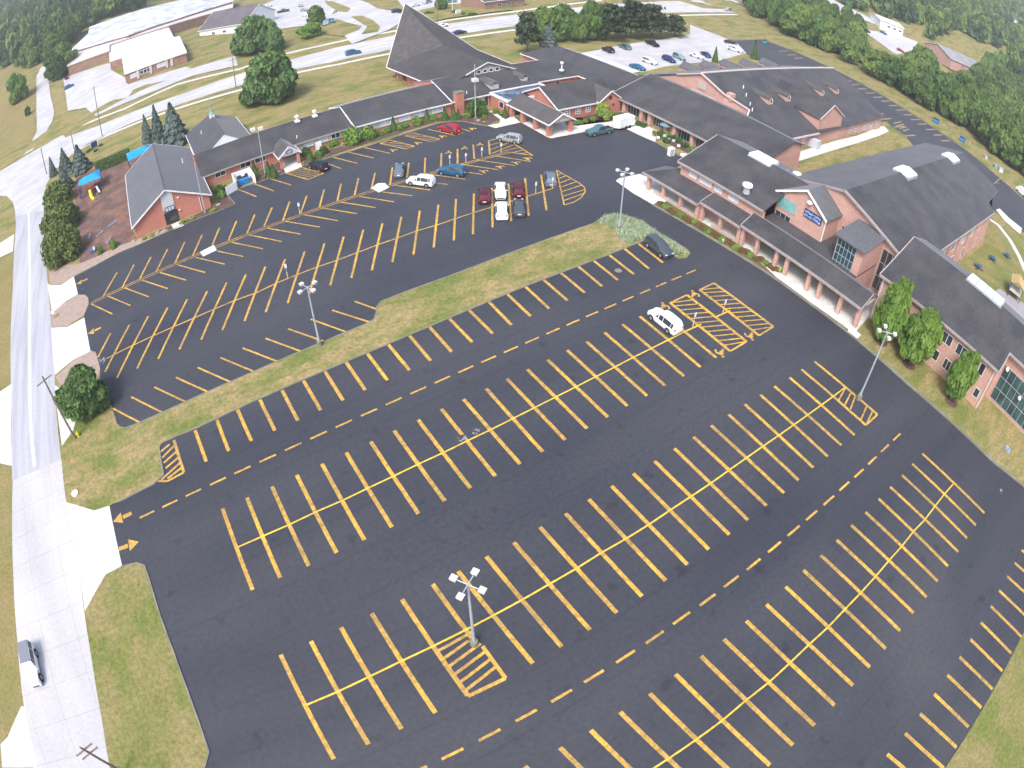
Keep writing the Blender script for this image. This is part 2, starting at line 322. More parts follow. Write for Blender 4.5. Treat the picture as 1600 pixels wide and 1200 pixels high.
for i in range(len(cl)-1):
    linebar(mb, cl[i], cl[i+1], .5, .026)
struct(mb.build('street_centre_line', WHT))
# kerbs and sidewalks along highway
def strip(name, pts, w, m, z=.05, drape=False):
    L, Rr = [], []
    for i, p in enumerate(pts):
        a = pts[max(0, i-1)]; b = pts[min(len(pts)-1, i+1)]; d = (b-a); d.z = 0; d.normalize(); n = Vector((-d.y, d.x, 0))*w/2
        L.append(p-n); Rr.append(p+n)
    return sheet(name, L+Rr[::-1], m, z, drape)
strip('sidewalk', PS([(92, 252), (125, 232.5), (160, 215), (220, 190), (275, 170.5), (375, 141), (452, 116.5), (530, 100.5), (610, 84), (695, 63), (800, 47.5), (900, 36), (1000, 27.5), (1050, 25), (1152, 23)]), 1.9, CONC)
strip('far_sidewalk', PS([(107, 203), (140, 191), (195, 170), (277, 132), (375, 108), (427, 89), (500, 72), (560, 59), (610, 50), (660, 40), (700, 32), (800, 19), (860, 11), (895, 6), (940, 1)]), 2.2, CONC, .05)
# driveways
for pts in [[(74, 443), (79, 445.6), (95, 445.6), (115.5, 432), (122, 460), (104, 470), (82, 490)],
            [(80, 512), (105, 511), (132, 496.5), (141.5, 549), (115, 562), (86, 586)],
            [(86, 602), (100, 612), (120, 650), (115, 672), (97, 697), (92, 660)],
            [(104, 784), (147, 797.5), (171, 790), (173, 800), (191, 884), (165, 898), (133, 955), (126, 905), (112, 828)],
            [(0, 380), (22, 366), (20, 393), (0, 402)], [(0, 612), (18, 600), (19, 728), (0, 724)],
            [(33, 1104), (38, 1104), (52, 1170), (57, 1199), (4, 1199), (1, 1163), (12, 1152)]]:
    sheet('driveway', PS(pts), CONC, .024)
sheet('gravel_island', PS([(82, 489), (104, 471), (122, 461), (133, 461), (138, 466), (139, 475), (131, 494), (105, 510), (82, 513)]), GRAVEL, .06)
sheet('gravel_verge', PS([(78, 445), (76, 420), (96, 415), (125, 412), (150, 402), (185, 385), (223, 372), (262, 358), (262, 362), (223, 379.5), (185, 395), (150, 414), (115, 432), (95, 445)]), GRAVEL, .06)
sheet('gravel_corner', PS([(87, 590), (115, 563), (141, 549), (150, 551), (157, 577), (150, 600), (120, 640), (100, 610)]), GRAVEL, .05)
# median and verge lawns (raised behind kerbs)
med_n = PS([(180, 652), (183, 663), (188, 668), (195, 670), (212, 664), (250, 647), (350, 602), (400, 580), (512, 532), (570, 508), (584, 500), (588, 490), (589, 480), (595, 472), (625, 460), (700, 433), (800, 395), (897, 360), (927, 350)])
med_tip = PS([(945, 338), (960, 335), (985, 340), (1000, 346), (1040, 371), (1072, 389), (1078, 396), (1072, 403), (1060, 404), (1050, 399), (1035, 386), (1012, 374)])
med_s = PS([(1007, 376), (950, 399), (875, 427), (800, 456.5), (700, 498.5), (600, 541), (455, 602), (400, 626), (312, 667), (262, 688), (253, 693)])
lawnW = PS([(249, 700), (252, 720), (256, 742), (240, 757), (185, 785), (171, 791), (147, 798), (104, 785), (98, 735), (96, 700), (115, 673), (121, 650), (150, 600), (165, 600)])
med_all = med_n+med_tip+med_s+lawnW
sheet('median_lawn', med_all, GRASS, .10)
kerb('median_kerb', med_n+med_tip+med_s)
kerb('verge_kerb', med_s[-1:]+lawnW[:5])
sheet('dry_field', [PT(*p) for p in [(-40, 120), (0, 112), (22, 104), (40, 116), (52, 122), (53, 150), (55, 205), (34, 240), (0, 247), (-40, 262)]], DRYGR, .12, drape=True)
sheet('roadside_lawn', PS([(-40, 640), (0, 606), (17, 598), (20, 450), (23, 395), (0, 404), (-40, 410)]), DRYGR, .01)
sheet('roadside_lawn', PS([(-40, 740), (0, 726), (18, 730), (19, 825), (21, 900), (27, 1000), (37, 1100), (12, 1150), (0, 1165), (-40, 1165)]), DRYGR, .01)
sheet('verge_lawn', [ext(west[1], west[0], 6)]+west+PS([(165, 899), (133, 957), (145, 1037), (160, 1125), (172, 1199)])+[ext(st_r[1], st_r[0], 9)], GREEN, .08)
kerb('verge_kerb', [ext(west[1], west[0], 6)]+west)
kerb('building_kerb', kerbE, w=.5)
kerb('north_kerb', northk+PS([(354, 304)]))
kerb('north_kerb', PS([(401, 286), (446, 270.6)])); kerb('north_kerb', PS([(480, 258), (521, 245), (570, 230), (600, 220.5), (650, 204), (687, 192.5), (706, 189.5), (725, 190), (741, 194), (761, 197)]))
sheet('southeast_lawn', brE+[Vector((90, -50, 0)), Vector((100, 0, 0))], GREEN, .01)
kerb('grass_edge', PS([(1024, 222), (1045, 235), (1075, 252)]))
# walks, plazas
CW = [
 [(761, 196.5), (774, 200.5), (814, 191.5), (813, 185), (800, 181), (790, 187), (777, 178), (771, 173), (763, 174), (782, 187), (780, 193)],
 [(800, 180), (814, 191.5), (855, 214.5), (861, 216.5), (890, 211), (930, 203), (955, 199), (980, 190), (985, 190), (979, 202), (1002, 213), (1024, 222.5), (1026, 204), (1000, 191), (985, 186), (955, 190), (900, 197), (885, 192), (840, 178)],
 [(962, 283), (967, 279), (1000, 272), (1040, 290), (1040, 316), (1020, 320), (990, 303)],
 [(446, 271), (442, 260), (430, 248), (465, 240), (472, 261)],
 [(905, 84), (913, 82), (1000, 112), (985, 115)],
 [(267.5, 352), (272, 359), (287.5, 353), (283, 345)],
]
for pts in CW: sheet('concrete_walk', PS(pts), CONC, .075)
sheet('plaza', PS([(1213, 434.5), (1267, 474), (1334, 522.5)])+[Vector((77.6, 26.9, 0)), Vector((84.4, 27.5, 0)), Vector((84.4, 49.2, 0)), Vector((73.2, 49.2, 0))], CONC, .145)
sheet('covered_walk_floor', [Vector((72.2, 70, 0)), Vector((78, 70, 0)), Vector((78, 48, 0)), Vector((72.8, 48, 0))], CONC, .06)
sheet('courtyard_path', PS([(1210, 252), (1217, 247), (1307, 220), (1340, 212), (1375, 198), (1381, 197), (1389, 205), (1375, 212), (1345, 222), (1232, 257.5)]), CONC, .05)
strip('garden_path', PS([(1537, 338), (1545, 342), (1560, 352), (1578, 375), (1592, 400), (1605, 430)]), 1.6, CONC)
sheet('garden_path', PS([(1556, 328), (1562, 326), (1577, 341), (1597, 357), (1594, 366), (1582, 356), (1570, 345)]), CONC, .05)
sheet('garden_lawn', [Vector((93, 24.5, 0)), Vector((160, 24.5, 0)), Vector((160, -30, 0)), Vector((93, -30, 0))], GREEN, .015)
sheet('playground_pad', [Vector((108, 16, 0)), Vector((118, 15, 0)), Vector((124, 2, 0)), Vector((104, 0, 0))], mat('grey_rubber', (.25, .24, .26), (.3, .28, .3), .5), .03)
# mulch beds
sheet('playground_mulch', PS([(120, 275), (150, 262), (175, 252), (205, 243), (240, 225), (280, 222), (300, 250), (207, 360), (216, 376), (185, 386), (150, 403), (125, 413), (122, 340), (115, 300)]), DIRT, .03)
MB_ = [
 [(215, 376), (222, 372), (275, 350), (330, 324), (336, 322), (345, 305), (352, 300), (354, 304), (366, 318), (340, 330), (300, 345), (260, 362), (222, 379)],
 [(400, 285), (398, 270), (440, 252), (446, 269)],
 [(474, 258), (476, 247), (500, 238), (560, 222), (600, 208), (640, 197), (690, 183), (735, 178), (770, 176), (780, 187), (762, 195.5), (741, 192), (715, 188), (684, 190), (600, 216), (545, 234), (500, 249)],
 [(882, 193), (900, 196), (955, 188), (985, 180), (985, 175), (960, 176), (890, 182)],
 [(1026, 205), (1028, 215), (1050, 228), (1090, 246), (1095, 240), (1050, 215)],
]
for pts in MB_: sheet('mulch_bed', PS(pts), MULCH, .045)
bedE = PS([(1022, 318), (1040, 316), (1060, 326), (1226, 428), (1216, 434), (1200, 425), (1100, 365)])
sheet('planting_bed', bedE, mat('heather_bed', (.12, .12, .035), (.15, .07, .045), 1.2, .95, .1, c3=(.09, .12, .03), scale3=2.5, f3=.6), .09)
# back lot and east drive
sheet('back_lot', PS([(912, 82), (930, 79), (1000, 66), (1050, 60), (1078, 54), (1078, 39), (1150, 66), (1166, 83), (1120, 96), (1080, 99), (1040, 104), (1003, 113)]), ROADW, .03)
east = PS([(1138, 64), (1192, 62), (1240, 80), (1320, 117), (1400, 162), (1480, 214), (1510, 235), (1560, 277), (1600, 312)])
sheet('back_drive', east+[ext(east[-2], east[-1], 40)]+[Vector((170, -20, 0)), Vector((164, 10, 0)), Vector((161, 30, 0)), Vector((160, 52, 0))]+PS([(1415, 212), (1392, 197), (1385, 190)])+[Vector((170, 76, 0)), Vector((168, 100, 0))]+PS([(1180, 92), (1166, 84), (1150, 66)]), ASPH2, .022)
kerb('back_kerb', east, w=.3)

# ================================================================== PAINTED MARKINGS
pm = MB(); PZ = .034
def bar(a, b, w=.32): linebar(pm, a, b, w, PZ+random.random()*.0012)
def pbar(p, q, w=.3): bar(P(*p), P(*q), w)
def interp(d, i):
    ks = sorted(d)
    if i in d: return d[i]
    lo = max([k for k in ks if k < i], default=ks[0]); hi = min([k for k in ks if k > i], default=ks[-1])
    if lo == hi or i < ks[0] or i > ks[-1]:
        a, b = (ks[0], ks[1]) if i < ks[0] else (ks[-2], ks[-1])
    else: a, b = lo, hi
    return d[a]+(d[b]-d[a])*((i-a)/(b-a))
def W(lst, idx=None): return {(i if idx is None else idx[i]): P(*p) for i, p in enumerate(lst)}
Ct = W([(348,795),(386,778),(425,760.5),(463.7,742.5),(503,725),(541,707.5),(579.5,690.5),(616,673),(653.5,656),(690,639),(724.5,624),(759.5,607.5),(792,592),(824,577.5),(855.5,562.5),(886,547.5),(916,534),(944.5,520),(972.5,507),(999.5,494.5)])
Cb = W([(395,922),(438,903),(482.5,884.5),(526,864),(569.5,844),(612.5,824),(654,803),(695,783),(735,763),(774,744),(812.5,725),(848,706),(883,687.5),(917,669.5),(949.5,652),(980,634.5),(1010.7,618.7),(1039.5,603),(1068.75,588),(1094.5,573.7),(1119,559)])
Cc = {0: P(372, 855), 1: P(411, 838), 2: P(452, 820), 3: P(494, 800), 4: P(536, 782), 5: P(576, 762.5), 6: P(615.5, 744), 7: P(654.5, 725), 8: P(693, 707.5), 9: P(730, 689), 10: P(766, 672), 16: P(960, 574), 17: P(988.7, 559), 18: P(1017, 545), 19: P(1043, 532), 20: P(1070, 518.5)}
Dt = {0: P(438.7,1023),1: P(486,1002),2: P(533,980.7),3: P(581,958.7),4: P(628,936.7),5: P(676,913),9: P(843.7,823.7),10: P(883.7,802.5),11: P(920,780.5),12: P(955.5,759.5),13: P(989.5,740),14: P(1022.5,720.5),15: P(1053.7,701),16: P(1083.7,683),17: P(1111,665),18: P(1138.7,648),19: P(1163.7,632),20: P(1188,617),21: P(1210,603.7),22: P(1233.7,590),23: P(1252.5,577.5),24: P(1272.5,565),6: P(716,893),7: P(760,870),8: P(803,848)}
Db = {0: P(522,1186),1: P(576,1163),2: P(627.5,1139),3: P(680.5,1114),6: P(832.5,1036.7),7: P(877.5,1010.7),8: P(921.7,984.5),9: P(963.7,958),10: P(1003,932),11: P(1040,907.5),12: P(1074,882.5),13: P(1107.5,858.7),14: P(1139.5,835.7),15: P(1168.7,813),16: P(1197.5,790.5),17: P(1225,770.7),18: P(1247.5,750.7),19: P(1270.7,731),20: P(1293,713.7),21: P(1314.5,696),22: P(1335,680),23: P(1352.5,664.5),24: P(1370.7,648)}
Dc = {0: P(478,1102),1: P(528.7,1080.5),2: P(577,1057.5),3: P(627.5,1033),4: P(677.5,1009.5),5: P(727, 985), 7: P(816,937.5),8: P(860,912),9: P(900,889),10: P(938.7,864.5),11: P(977.5,842.5),12: P(1014.5,819.5),13: P(1047,797.5),14: P(1080.5,775.5),15: P(1110.5,755.5),16: P(1139,735),17: P(1166.7,715.5),18: P(1193,697),23: P(1320,606)}
Et = W([(1441,709),(1425,725),(1409,742.5),(1390.5,761),(1372.5,779.5),(1352,800.5),(1330,821),(1307,844),(1282.5,868),(1255,891),(1227.5,917),(1197,944.5),(1166,970.5),(1131,999),(1095.5,1025.5),(1055.5,1053.7),(1015,1083.7),(968.7,1112.5),(923,1141),(875,1168),(820,1197.5)])
Eb = W([(1538,802),(1524.5,821),(1510.7,841),(1497,862.5),(1481,885),(1465,908.7),(1447.5,933),(1427,958),(1406,985.7),(1383.7,1013.7),(1358.7,1042.5),(1332.5,1071),(1303.7,1102),(1272.5,1133.7),(1238.7,1164.5)])
Ec = W([(1490,755.5),(1474,773.7),(1460,792),(1444.5,812.5),(1427.5,830),(1408.7,853.7),(1388.7,876),(1367.5,901),(1345,926),(1319.5,952.5),(1293,980.5),(1265,1006),(1233.7,1036),(1202.5,1065),(1165,1094.5),(1128,1126),(1085,1157.5),(1041,1187.5)])
Ft = W([(1573.7,901),(1561,923),(1548,947.5),(1532.5,973),(1516,999),(1499,1026.7),(1480,1055),(1459.5,1084.5),(1437.5,1115.5),(1413.7,1146),(1386,1178.7)])
Fb = {k+2: v for k, v in W([(1595.7,995),(1580,1021),(1566,1048.7),(1550.7,1077),(1533,1106),(1513,1136),(1494.5,1168)]).items()}
Bt = {0: P(305,672.5),1: P(338.7,656),2: P(371,640),3: P(406,625),4: P(440.7,610)}
Bt.update({6+i: P(*p) for i, p in enumerate([(507.5,580),(540.7,566),(574,552.5),(606,537.5),(638.7,523),(670.7,510.5),(701,496.7),(732,484),(763,471)])})
Bt.update({16+i: P(*p) for i, p in enumerate([(820.5,448),(848.7,437),(875,425.7),(902.5,415.7),(927.5,407.5),(951,398),(975,388),(997.5,381)])})
Bb = W([(322.5,721.7),(357.5,705),(393,689.5),(429.5,673),(465.5,657.5),(501,641),(536,625.7),(571,610),(605.7,594.5),(640,578.7),(673,564),(706,550),(738,535),(770,521.7),(799,508),(829,494.5),(858,482.5),(886.7,470),(914,458),(940.7,447.5),(965.5,438),(990.5,428.7),(1014,420),(1036,410.7)])
SW = .40
for i in range(0, 21):
    bar(interp(Ct, i), interp(Cb, i), SW)
for i in range(0, 25):
    if i == 5: bar(interp(Dt, i), Dc[5].lerp(P(790, 1060), .25), SW); continue
    bar(interp(Dt, i), interp(Db, i) if i != 4 else P(731, 1087), SW)
for i in range(0, 27): bar(interp(Et, i), interp(Eb, i), SW)
for i in range(-4, 17): bar(interp(Ft, i), interp(Fb, i), SW)
for i in range(0, 24): bar(interp(Bt, i), interp(Bb, i), SW)
def poly(d, ks, w=.22):
    q = [interp(d, k) for k in ks]
    for a, b in zip(q, q[1:]): bar(a, b, w)
pm_main = pm; pm = MB(); PZ = .0365
poly(Cc, range(0, 21), .17); poly(Dc, [0, 1, 2, 3, 4, 5, 7, 8, 9, 10, 11, 12, 13, 14, 15, 16, 17, 18, 20, 23], .17); poly(Ec, range(0, 24), .17)
pbar((1070, 518.5), (1096, 506.5), .22); pbar((1117, 496), (1141, 485.5), .22); struct(pm.build('row_centre_lines', YELC)); pm = pm_main; PZ = .034
# dashed centre lines
a, b = P(230, 804), P(1080, 425); n = 25
for i in range(n+1):
    c = a.lerp(b, i/n); u = (b-a).normalized()*.95; bar(c-u, c+u, .24)
d2 = [(650, 1205), (707, 1178), (765, 1148.5), (822.5, 1118), (877.5, 1087.5), (928, 1057), (977.5, 1026), (1023, 996), (1065, 966), (1105.5, 937.5), (1142.5, 909), (1177.5, 882), (1210, 855), (1240, 829.5), (1268, 805.5), (1295, 782), (1319, 760), (1342, 739.5), (1363, 719.5), (1382.5, 700.5), (1401, 683)]
q = [P(*p) for p in d2]
for i, c in enumerate(q):
    u = (q[min(i+1, len(q)-1)]-q[max(0, i-1)]).normalized()*.95; bar(c-u, c+u, .24)
# angled rows of the upper lot
A2 = [((173,521),(153,559)),((202.5,507.5),(164.5,581)),((232,494),(183,591)),((262,481),(214.5,576)),((292.5,468),(247.5,561)),((324,455),(280.5,546)),((354,442),(314.5,531)),((384,429.5),(347.5,516)),((414.5,417),(382,502)),((445.5,405),(415,488)),((476,393),(449.5,474)),((507,380.5),(483,460)),((537,370),(516,446)),((567.5,359),(549,434.5)),((597.5,349),(581,422.5)),((627,339),(613,410)),((656,329),(646,398)),((685,320),(677.5,387)),((712.5,311),(709,376)),((740.5,302.5),(739,366)),((768.5,294),(769.6,355.6)),((794.4,287),(798.5,346)),((820.4,278.8),(826,337)),((845.4,273),(854,328.8))]
for a, b in A2: pbar(a, b, .32)
ac = [(166,561),(177,555),(209.5,539),(239.5,525),(271,511),(302.5,497.5),(333,484),(366,470),(401,457.5),(431,443),(462.5,430),(495,417.5),(526,407),(558,395),(589,383),(621,372),(651,361),(682,352),(711,342),(739.5,332.5),(768,324),(800,314),(837,303),(874,291)]
for a, b in zip(ac, ac[1:]): pbar(a, b, .22)
A1u = [((161,464),(183,426)),((191,450),(209.5,414)),((218,437),(236,402)),((244,425),(262,389.5)),((273,412.5),(289,378)),((301,400.5),(316,367)),((332,382.5),(343,356)),((357,376),(369.5,345.5)),((386,365),(398,335.5)),((412.5,354),(425,324.5)),((442,344.5),(452.5,315)),((469.5,334),(479.5,305.5)),((499,324),(506.5,296)),((527,314),(533,287)),((554,305),(560,278.5)),((580,296),(586,270)),((609.4,288.8),(613,262)),((636,277.5),(638.8,254)),((663.4,270.6),(664.4,246.5)),((689,260),(689.8,239.4)),((715,255.6),(714.8,232.5)),((741,248),(739.4,226)),((765.3,241),(763.5,220))]
for a, b in A1u: pbar(a, b, .3)
A1d = [((142.5,475),(176,491)),((169,463),(204,477.5)),((195,450),(232.5,464)),((222,438),(262,451)),((250,426),(291,438)),((277.5,414),(320.5,426)),((306,402.5),(351,413)),((339.5,392.5),(380,401)),((362.5,379),(411,389)),((390,367.5),(440,377.5)),((419,357),(469.5,366)),((446,346),(499.5,355)),((474,335.5),(528,345)),((502.5,325),(557.5,334)),((532.5,316),(587,324.5)),((561,307),(615.5,315.5)),((597.5,300),(644,306)),((615,289.4),(672,297)),((643,281),(700,288.5)),((671,272.5),(727,280)),((695,265),(753.8,272.5)),((720,256.9),(779.4,265.3)),((745,250),(805,258.8)),((773.8,243.8),(829.4,252.5))]
for a, b in A1d: pbar(a, b, .24)
a, b = P(142, 474.5), P(795, 237.8); nn = Vector((-(b-a).y, (b-a).x, 0)).normalized()*.28
bar(a+nn, b+nn, .16); bar(a-nn, b-nn, .16)
A4 = [((176,638),(220,661)),((205.5,620.5),(255.5,645.5)),((241,605),(292,629)),((275,590),(326,613)),((309,574.5),(360,597)),((344.5,559),(397,581)),((379,544),(436,566)),((415,529),(472.5,550)),((450,514),(507.5,534)),((485.5,499),(544,520)),((519,485),(579,504)),((554,471),(587.5,483))]
for a, b in A4: pbar(a, b, .26)
A0 = [((373,296.5),(401,307.5)),((397.5,287.5),(428,298.6)),((421,279),(455,289.4)),((505,253.5),(533,263.5)),((521,246),(558.5,255.4)),((544.4,238),(583.8,247)),((569.4,230.6),(609.4,239.8)),((668,201.9),(710.6,211.6)),((697,194.5),(734.4,205.3))]
for a, b in A0: pbar(a, b, .26)
def hatch(q, n, w=.24, dirn=None, frame=True):   # quad outline with n cross bars between sides 0-1 and 3-2, bars skewed
    a, b, c, d = [P(*p) for p in q]
    if frame:
        for s, t in ((a, b), (b, c), (c, d), (d, a)): bar(s, t, w)
    for i in range(n):
        t = (i+.5)/n; sk = .75/n
        bar(a.lerp(b, min(1, max(0, t-sk))), d.lerp(c, min(1, max(0, t+sk))), w*.8)
hatch([(446,270.6),(480.6,280.6),(506,271),(472,262)], 5)
hatch([(594,224.5),(633.8,232.9),(648,228.5),(608.5,218.8)], 4); hatch([(632.5,212.3),(673.8,221.5),(686.9,217.5),(646,208)], 4)
hatch([(1047,473.5),(1141,549),(1166.5,534),(1073.5,461)], 11); hatch([(1093,453),(1186,524.5),(1208.5,510.7),(1115.5,442.5)], 11)
pbar((1047,473.5),(1141,549),.42); pbar((1073.5,461),(1166.5,534),.42); pbar((1093,453),(1186,524.5),.42); pbar((1115.5,442.5),(1208.5,510.7),.42)
a, b, c, d = P(677.5,1009.5), P(731,1088), P(790,1060), P(737,986)
for s, t in ((b, c), (P(754,1010), c)): bar(s, t, .32)
for i in range(6):
    t = (i+.7)/6.3; bar(a.lerp(b, t), d.lerp(c, max(.02, t-.16)) if i != 1 else a.lerp(b, t).lerp(d.lerp(c, t-.16), .8), .26)
pbar((1352.5,664.5),(1370.7,648),.26)
for q1, q2 in [((1321,606),(1310,626)),((1330,612.5),(1319.5,634)),((1336,620),(1328,641)),((1354,635),(1345,656)),((1364,641),(1354,662))]: pbar(q1, q2, .2)
pbar((272,688),(287.5,738.5),.36); pbar((287.5,738.5),(262,752),.28); pbar((262,752),(243,751.5),.28)
for a, b in [((251,706.5),(265,694.5)),((253.5,715.5),(272,697)),((256,723.5),(276,706)),((259,732),(279,715)),((252,750),(281,724)),((262,748),(284,731))]: pbar(a, b, .28)
# hatch at the end of the upper centre row and the rounded one
pbar((763.5,220),(776,217),.25); pbar((802.5,224.4),(832.5,243),.28); pbar((795,237.8),(832.5,243),.25)
for a, b in [((765,227),(786,221)),((766,234),(795,223)),((768,240),(803,226)),((782,237),(813,230)),((800,238.5),(820,234)),((813,240),(827,238))]: pbar(a, b, .2)
for a, b in [((869.5,266),(881.5,320.5)),((869.5,266),(905,286)),((905,286),(913,292.5)),((913,292.5),(914.5,299)),((914.5,299),(909,308)),((909,308),(897,316)),((897,316),(881.5,320.5)),
             ((872,273.5),(877,270.5)),((873.5,279),(886,274)),((875,286),(893,279)),((876.5,292.5),(902,283.5)),((878,299.5),(910,289)),((880,306.5),(915,296)),((881,313.5),(914,302))]: pbar(a, b, .2)
# arrows
def arrow(tip, tail, w=.5, k=1.0):
    a = P(*tip); b = P(*tail); d = (b-a); L = d.length; d.normalize(); n = Vector((-d.y, d.x, 0)); z = Vector((0, 0, PZ))
    hl = L*.48
    pm.face([a+z, a+d*hl+n*.75*k+z, a+d*hl-n*.75*k+z]); pm.face([a+d*(hl+.15)+n*w/2+z, b+n*w/2+z, b-n*w/2+z, a+d*(hl+.15)-n*w/2+z])
arrow((177,815.5),(206,802)); arrow((217,846.5),(186,858)); arrow((119,444.5),(137,436)); arrow((137,522),(158,512))
# wheelchair symbols
def wsym(px, py, u):
    c = P(px, py); u = Vector(u); u.z = 0; u.normalize(); v = Vector((-u.y, u.x, 0)); s = 1.0
    def q(a, b): return c+u*a*s+v*b*s
    for i in range(10):
        t0 = -2.6+i*.42; t1 = t0+.42
        bar(q(-.22+.42*math.cos(t0), .05+.42*math.sin(t0)), q(-.22+.42*math.cos(t1), .05+.42*math.sin(t1)), .26)
    bar(q(.62, .1), q(.92, .1), .36); bar(q(.55, .1), q(-.05, .1), .34); bar(q(.3, .1), q(.25, .5), .26); bar(q(-.05, .1), q(-.1, .6), .32); bar(q(-.1, .6), q(-.5, .72), .28)
up = (P(1000, 490)-P(1060, 580)); an = P(668, 202)-P(710, 211.6); an2 = P(615, 289)-P(672, 297); an3 = P(613, 262)-P(609, 289)
for p in ((1040,479),(1087,460)): wsym(*p, up)
for p in ((1170,525),(1124,551)): wsym(*p, -up)
for p in ((616,234.5),(654,223.5),(692.5,213),(739,201),(718,207.5)): wsym(*p, an)
for p in ((757,267.5),(782.5,260.5),(807.5,254),(825.5,247.5)): wsym(*p, an2)
for p in ((702,238.5),(727,231.5),(751,226)): wsym(*p, an3)
struct(pm.build('parking_lines', YEL))
pm = MB()
# stalls along the back drive
for x, y in [(1224,80),(1237,86),(1248,91),(1282,104.5),(1292,110),(1302.5,116),(1312.5,122),(1324,127),(1335,132.5),(1347,139),(1360,145.5),(1372,152),(1384,158),(1396,165),(1407.5,172),(1419,179.5),(1430,187),(1441,194),(1454,202.5),(1466,211),(1477.5,220)]:
    pbar((x-7, y+.3), (x+7, y-.3), .62)
for x, y in [(1315,144),(1322.5,151),(1335,158),(1347.5,165),(1360,171.5),(1372.5,178.5),(1384,186),(1405,198),(1422,212)]: pbar((x-8, y+.6), (x+8, y-.6), .62)
for k in range(4): pbar((1396+k*5, 193+k*4), (1408+k*4, 190+k*4), .5)
pbar((1553,287),(1566,276),.34); pbar((1555,285),(1562,287),.34)
struct(pm.build('back_drive_lines', YELF))
# worn white patches, manhole, concrete pads
for pts in [[(312.5,394),(334,383),(339,391),(317.5,401)], [(580,294),(590,286.5),(601,286),(608,293),(592,301)]]:
    sheet('drain_apron', PS(pts), CONC, .036)
mb = MB()
for (x, y, r) in [(160, 563.5, .75), (722, 684.5, .5), (744, 673.5, .45), (1564, 768, .45), (128.5, 452, .3)]:
    c = P(x, y); mb.face([(c.x+r*math.cos(t*.7)*(1+.3*math.sin(3*t)), c.y+r*math.sin(t*.7)*(1+.25*math.cos(2*t)), .036) for t in range(9)])
struct(mb.build('white_spill', mat('pale_spill', (.22, .22, .25), (.04, .042, .05), 2.2, contrast=(.42, .52))))
def disc(name, px, py, r, m, z): c = P(px, py); return struct(MB().face([(c.x+r*math.cos(t*math.pi/8), c.y+r*math.sin(t*math.pi/8), z) for t in range(16)]).build(name, m))
disc('manhole_cover', 966, 423, .5, CURB, .04)
for (x, y) in [(1376, 534), (1420, 570), (1486, 628)]: disc('mulch_ring', x, y, 1.1, MULCH, .05)
# ================================================================== BUILDINGS
def slab(mb, pts, th):
    n = len(pts); b = len(mb.V); pts = [tuple(p) for p in pts]
    mb.V += pts+[(p[0], p[1], p[2]-th) for p in pts]
    mb.F += [list(range(b, b+n)), list(range(b+2*n-1, b+n-1, -1))]+[[b+i, b+n+i, b+n+(i+1) % n, b+(i+1) % n] for i in range(n)]
def edgebar(mb, a, b, w=.14, h=.28, dz=.02):
    a, b = Vector(a), Vector(b); d = b-a; n = Vector((-d.y, d.x, 0)).normalized()*w
    mb.obox(a-n/2-Vector((0, 0, h-dz)), d, n, (0, 0, h))
def gable(par, x0, x1, y0, y1, ze, zr, ax='Y', oh=.5, ridge=None, m=None, wm=None, th=.16, tm=None, hip=(0, 0), wall=True, zb=0, rakes=(1, 1)):
    """gable-roofed block: roof, fascia and wall parts. ax = direction of the ridge"""
    m = m or SHIN; wm = wm or BRK; tm = tm or TRIM
    if ax == 'X': sw = lambda p: (p[1], p[0], p[2]); x0, x1, y0, y1 = y0, y1, x0, x1
    else: sw = lambda p: p
    xr = ridge if ridge is not None else (x0+x1)/2
    sl = (zr-ze)/(xr-x0); sr = (zr-ze)/(x1-xr)
    e0, e1 = y0-oh*rakes[0], y1+oh*rakes[1]; zl = ze-sl*oh; zq = ze-sr*oh
    r0, r1 = e0+hip[0], e1-hip[1]
    A, B, C, D = (x0-oh, e0, zl), (xr, r0, zr), (xr, r1, zr), (x0-oh, e1, zl)
    E_, F_ = (x1+oh, e0, zq), (x1+oh, e1, zq)
    rf = MB(); slab(rf, [sw(p) for p in (A, B, C, D)], th); slab(rf, [sw(p) for p in (E_, F_, C, B)], th)
    if hip[0]: slab(rf, [sw(p) for p in (A, E_, B)], th)
    if hip[1]: slab(rf, [sw(p) for p in (D, C, F_)], th)
    roof = rf.build('roof', m, par)
    fs = MB()
    for s, t in ((A, D), (E_, F_)): edgebar(fs, sw(s), sw(t))
    for i, (s, r, t) in enumerate(((A, B, E_), (D, C, F_))):
        if hip[i]: edgebar(fs, sw(s), sw(t))
        elif rakes[i]: edgebar(fs, sw(s), sw(r)); edgebar(fs, sw(r), sw(t))
    fs.build('fascia', tm, roof)
    rc = MB(); rc.tube(sw((xr, r0, zr+.01)), sw((xr, r1, zr+.01)), .09, seg=6); rc.build('ridge_cap', SHIN3 if m is SHIN else m, roof)
    if wall:
        w = MB(); g = .02
        def gz(y, hp): return zr-th-g if not hp else ze-th
        pts = {}
        zt = ze-th-g
        for yy, hp in ((y0, hip[0]), (y1, hip[1])):
            if hp: poly = [(x0, yy, zb), (x1, yy, zb), (x1, yy, zt), (x0, yy, zt)]
            else: poly = [(x0, yy, zb), (x1, yy, zb), (x1, yy, zt), (xr, yy, zr-th-g), (x0, yy, zt)]
            w.face([sw(p) for p in (poly if yy == y0 else poly[::-1])])
        for xx in (x0, x1): w.face([sw(p) for p in ((xx, y0, zb), (xx, y1, zb), (xx, y1, zt), (xx, y0, zt))])
        w.build('wall', wm, par)
    return roof
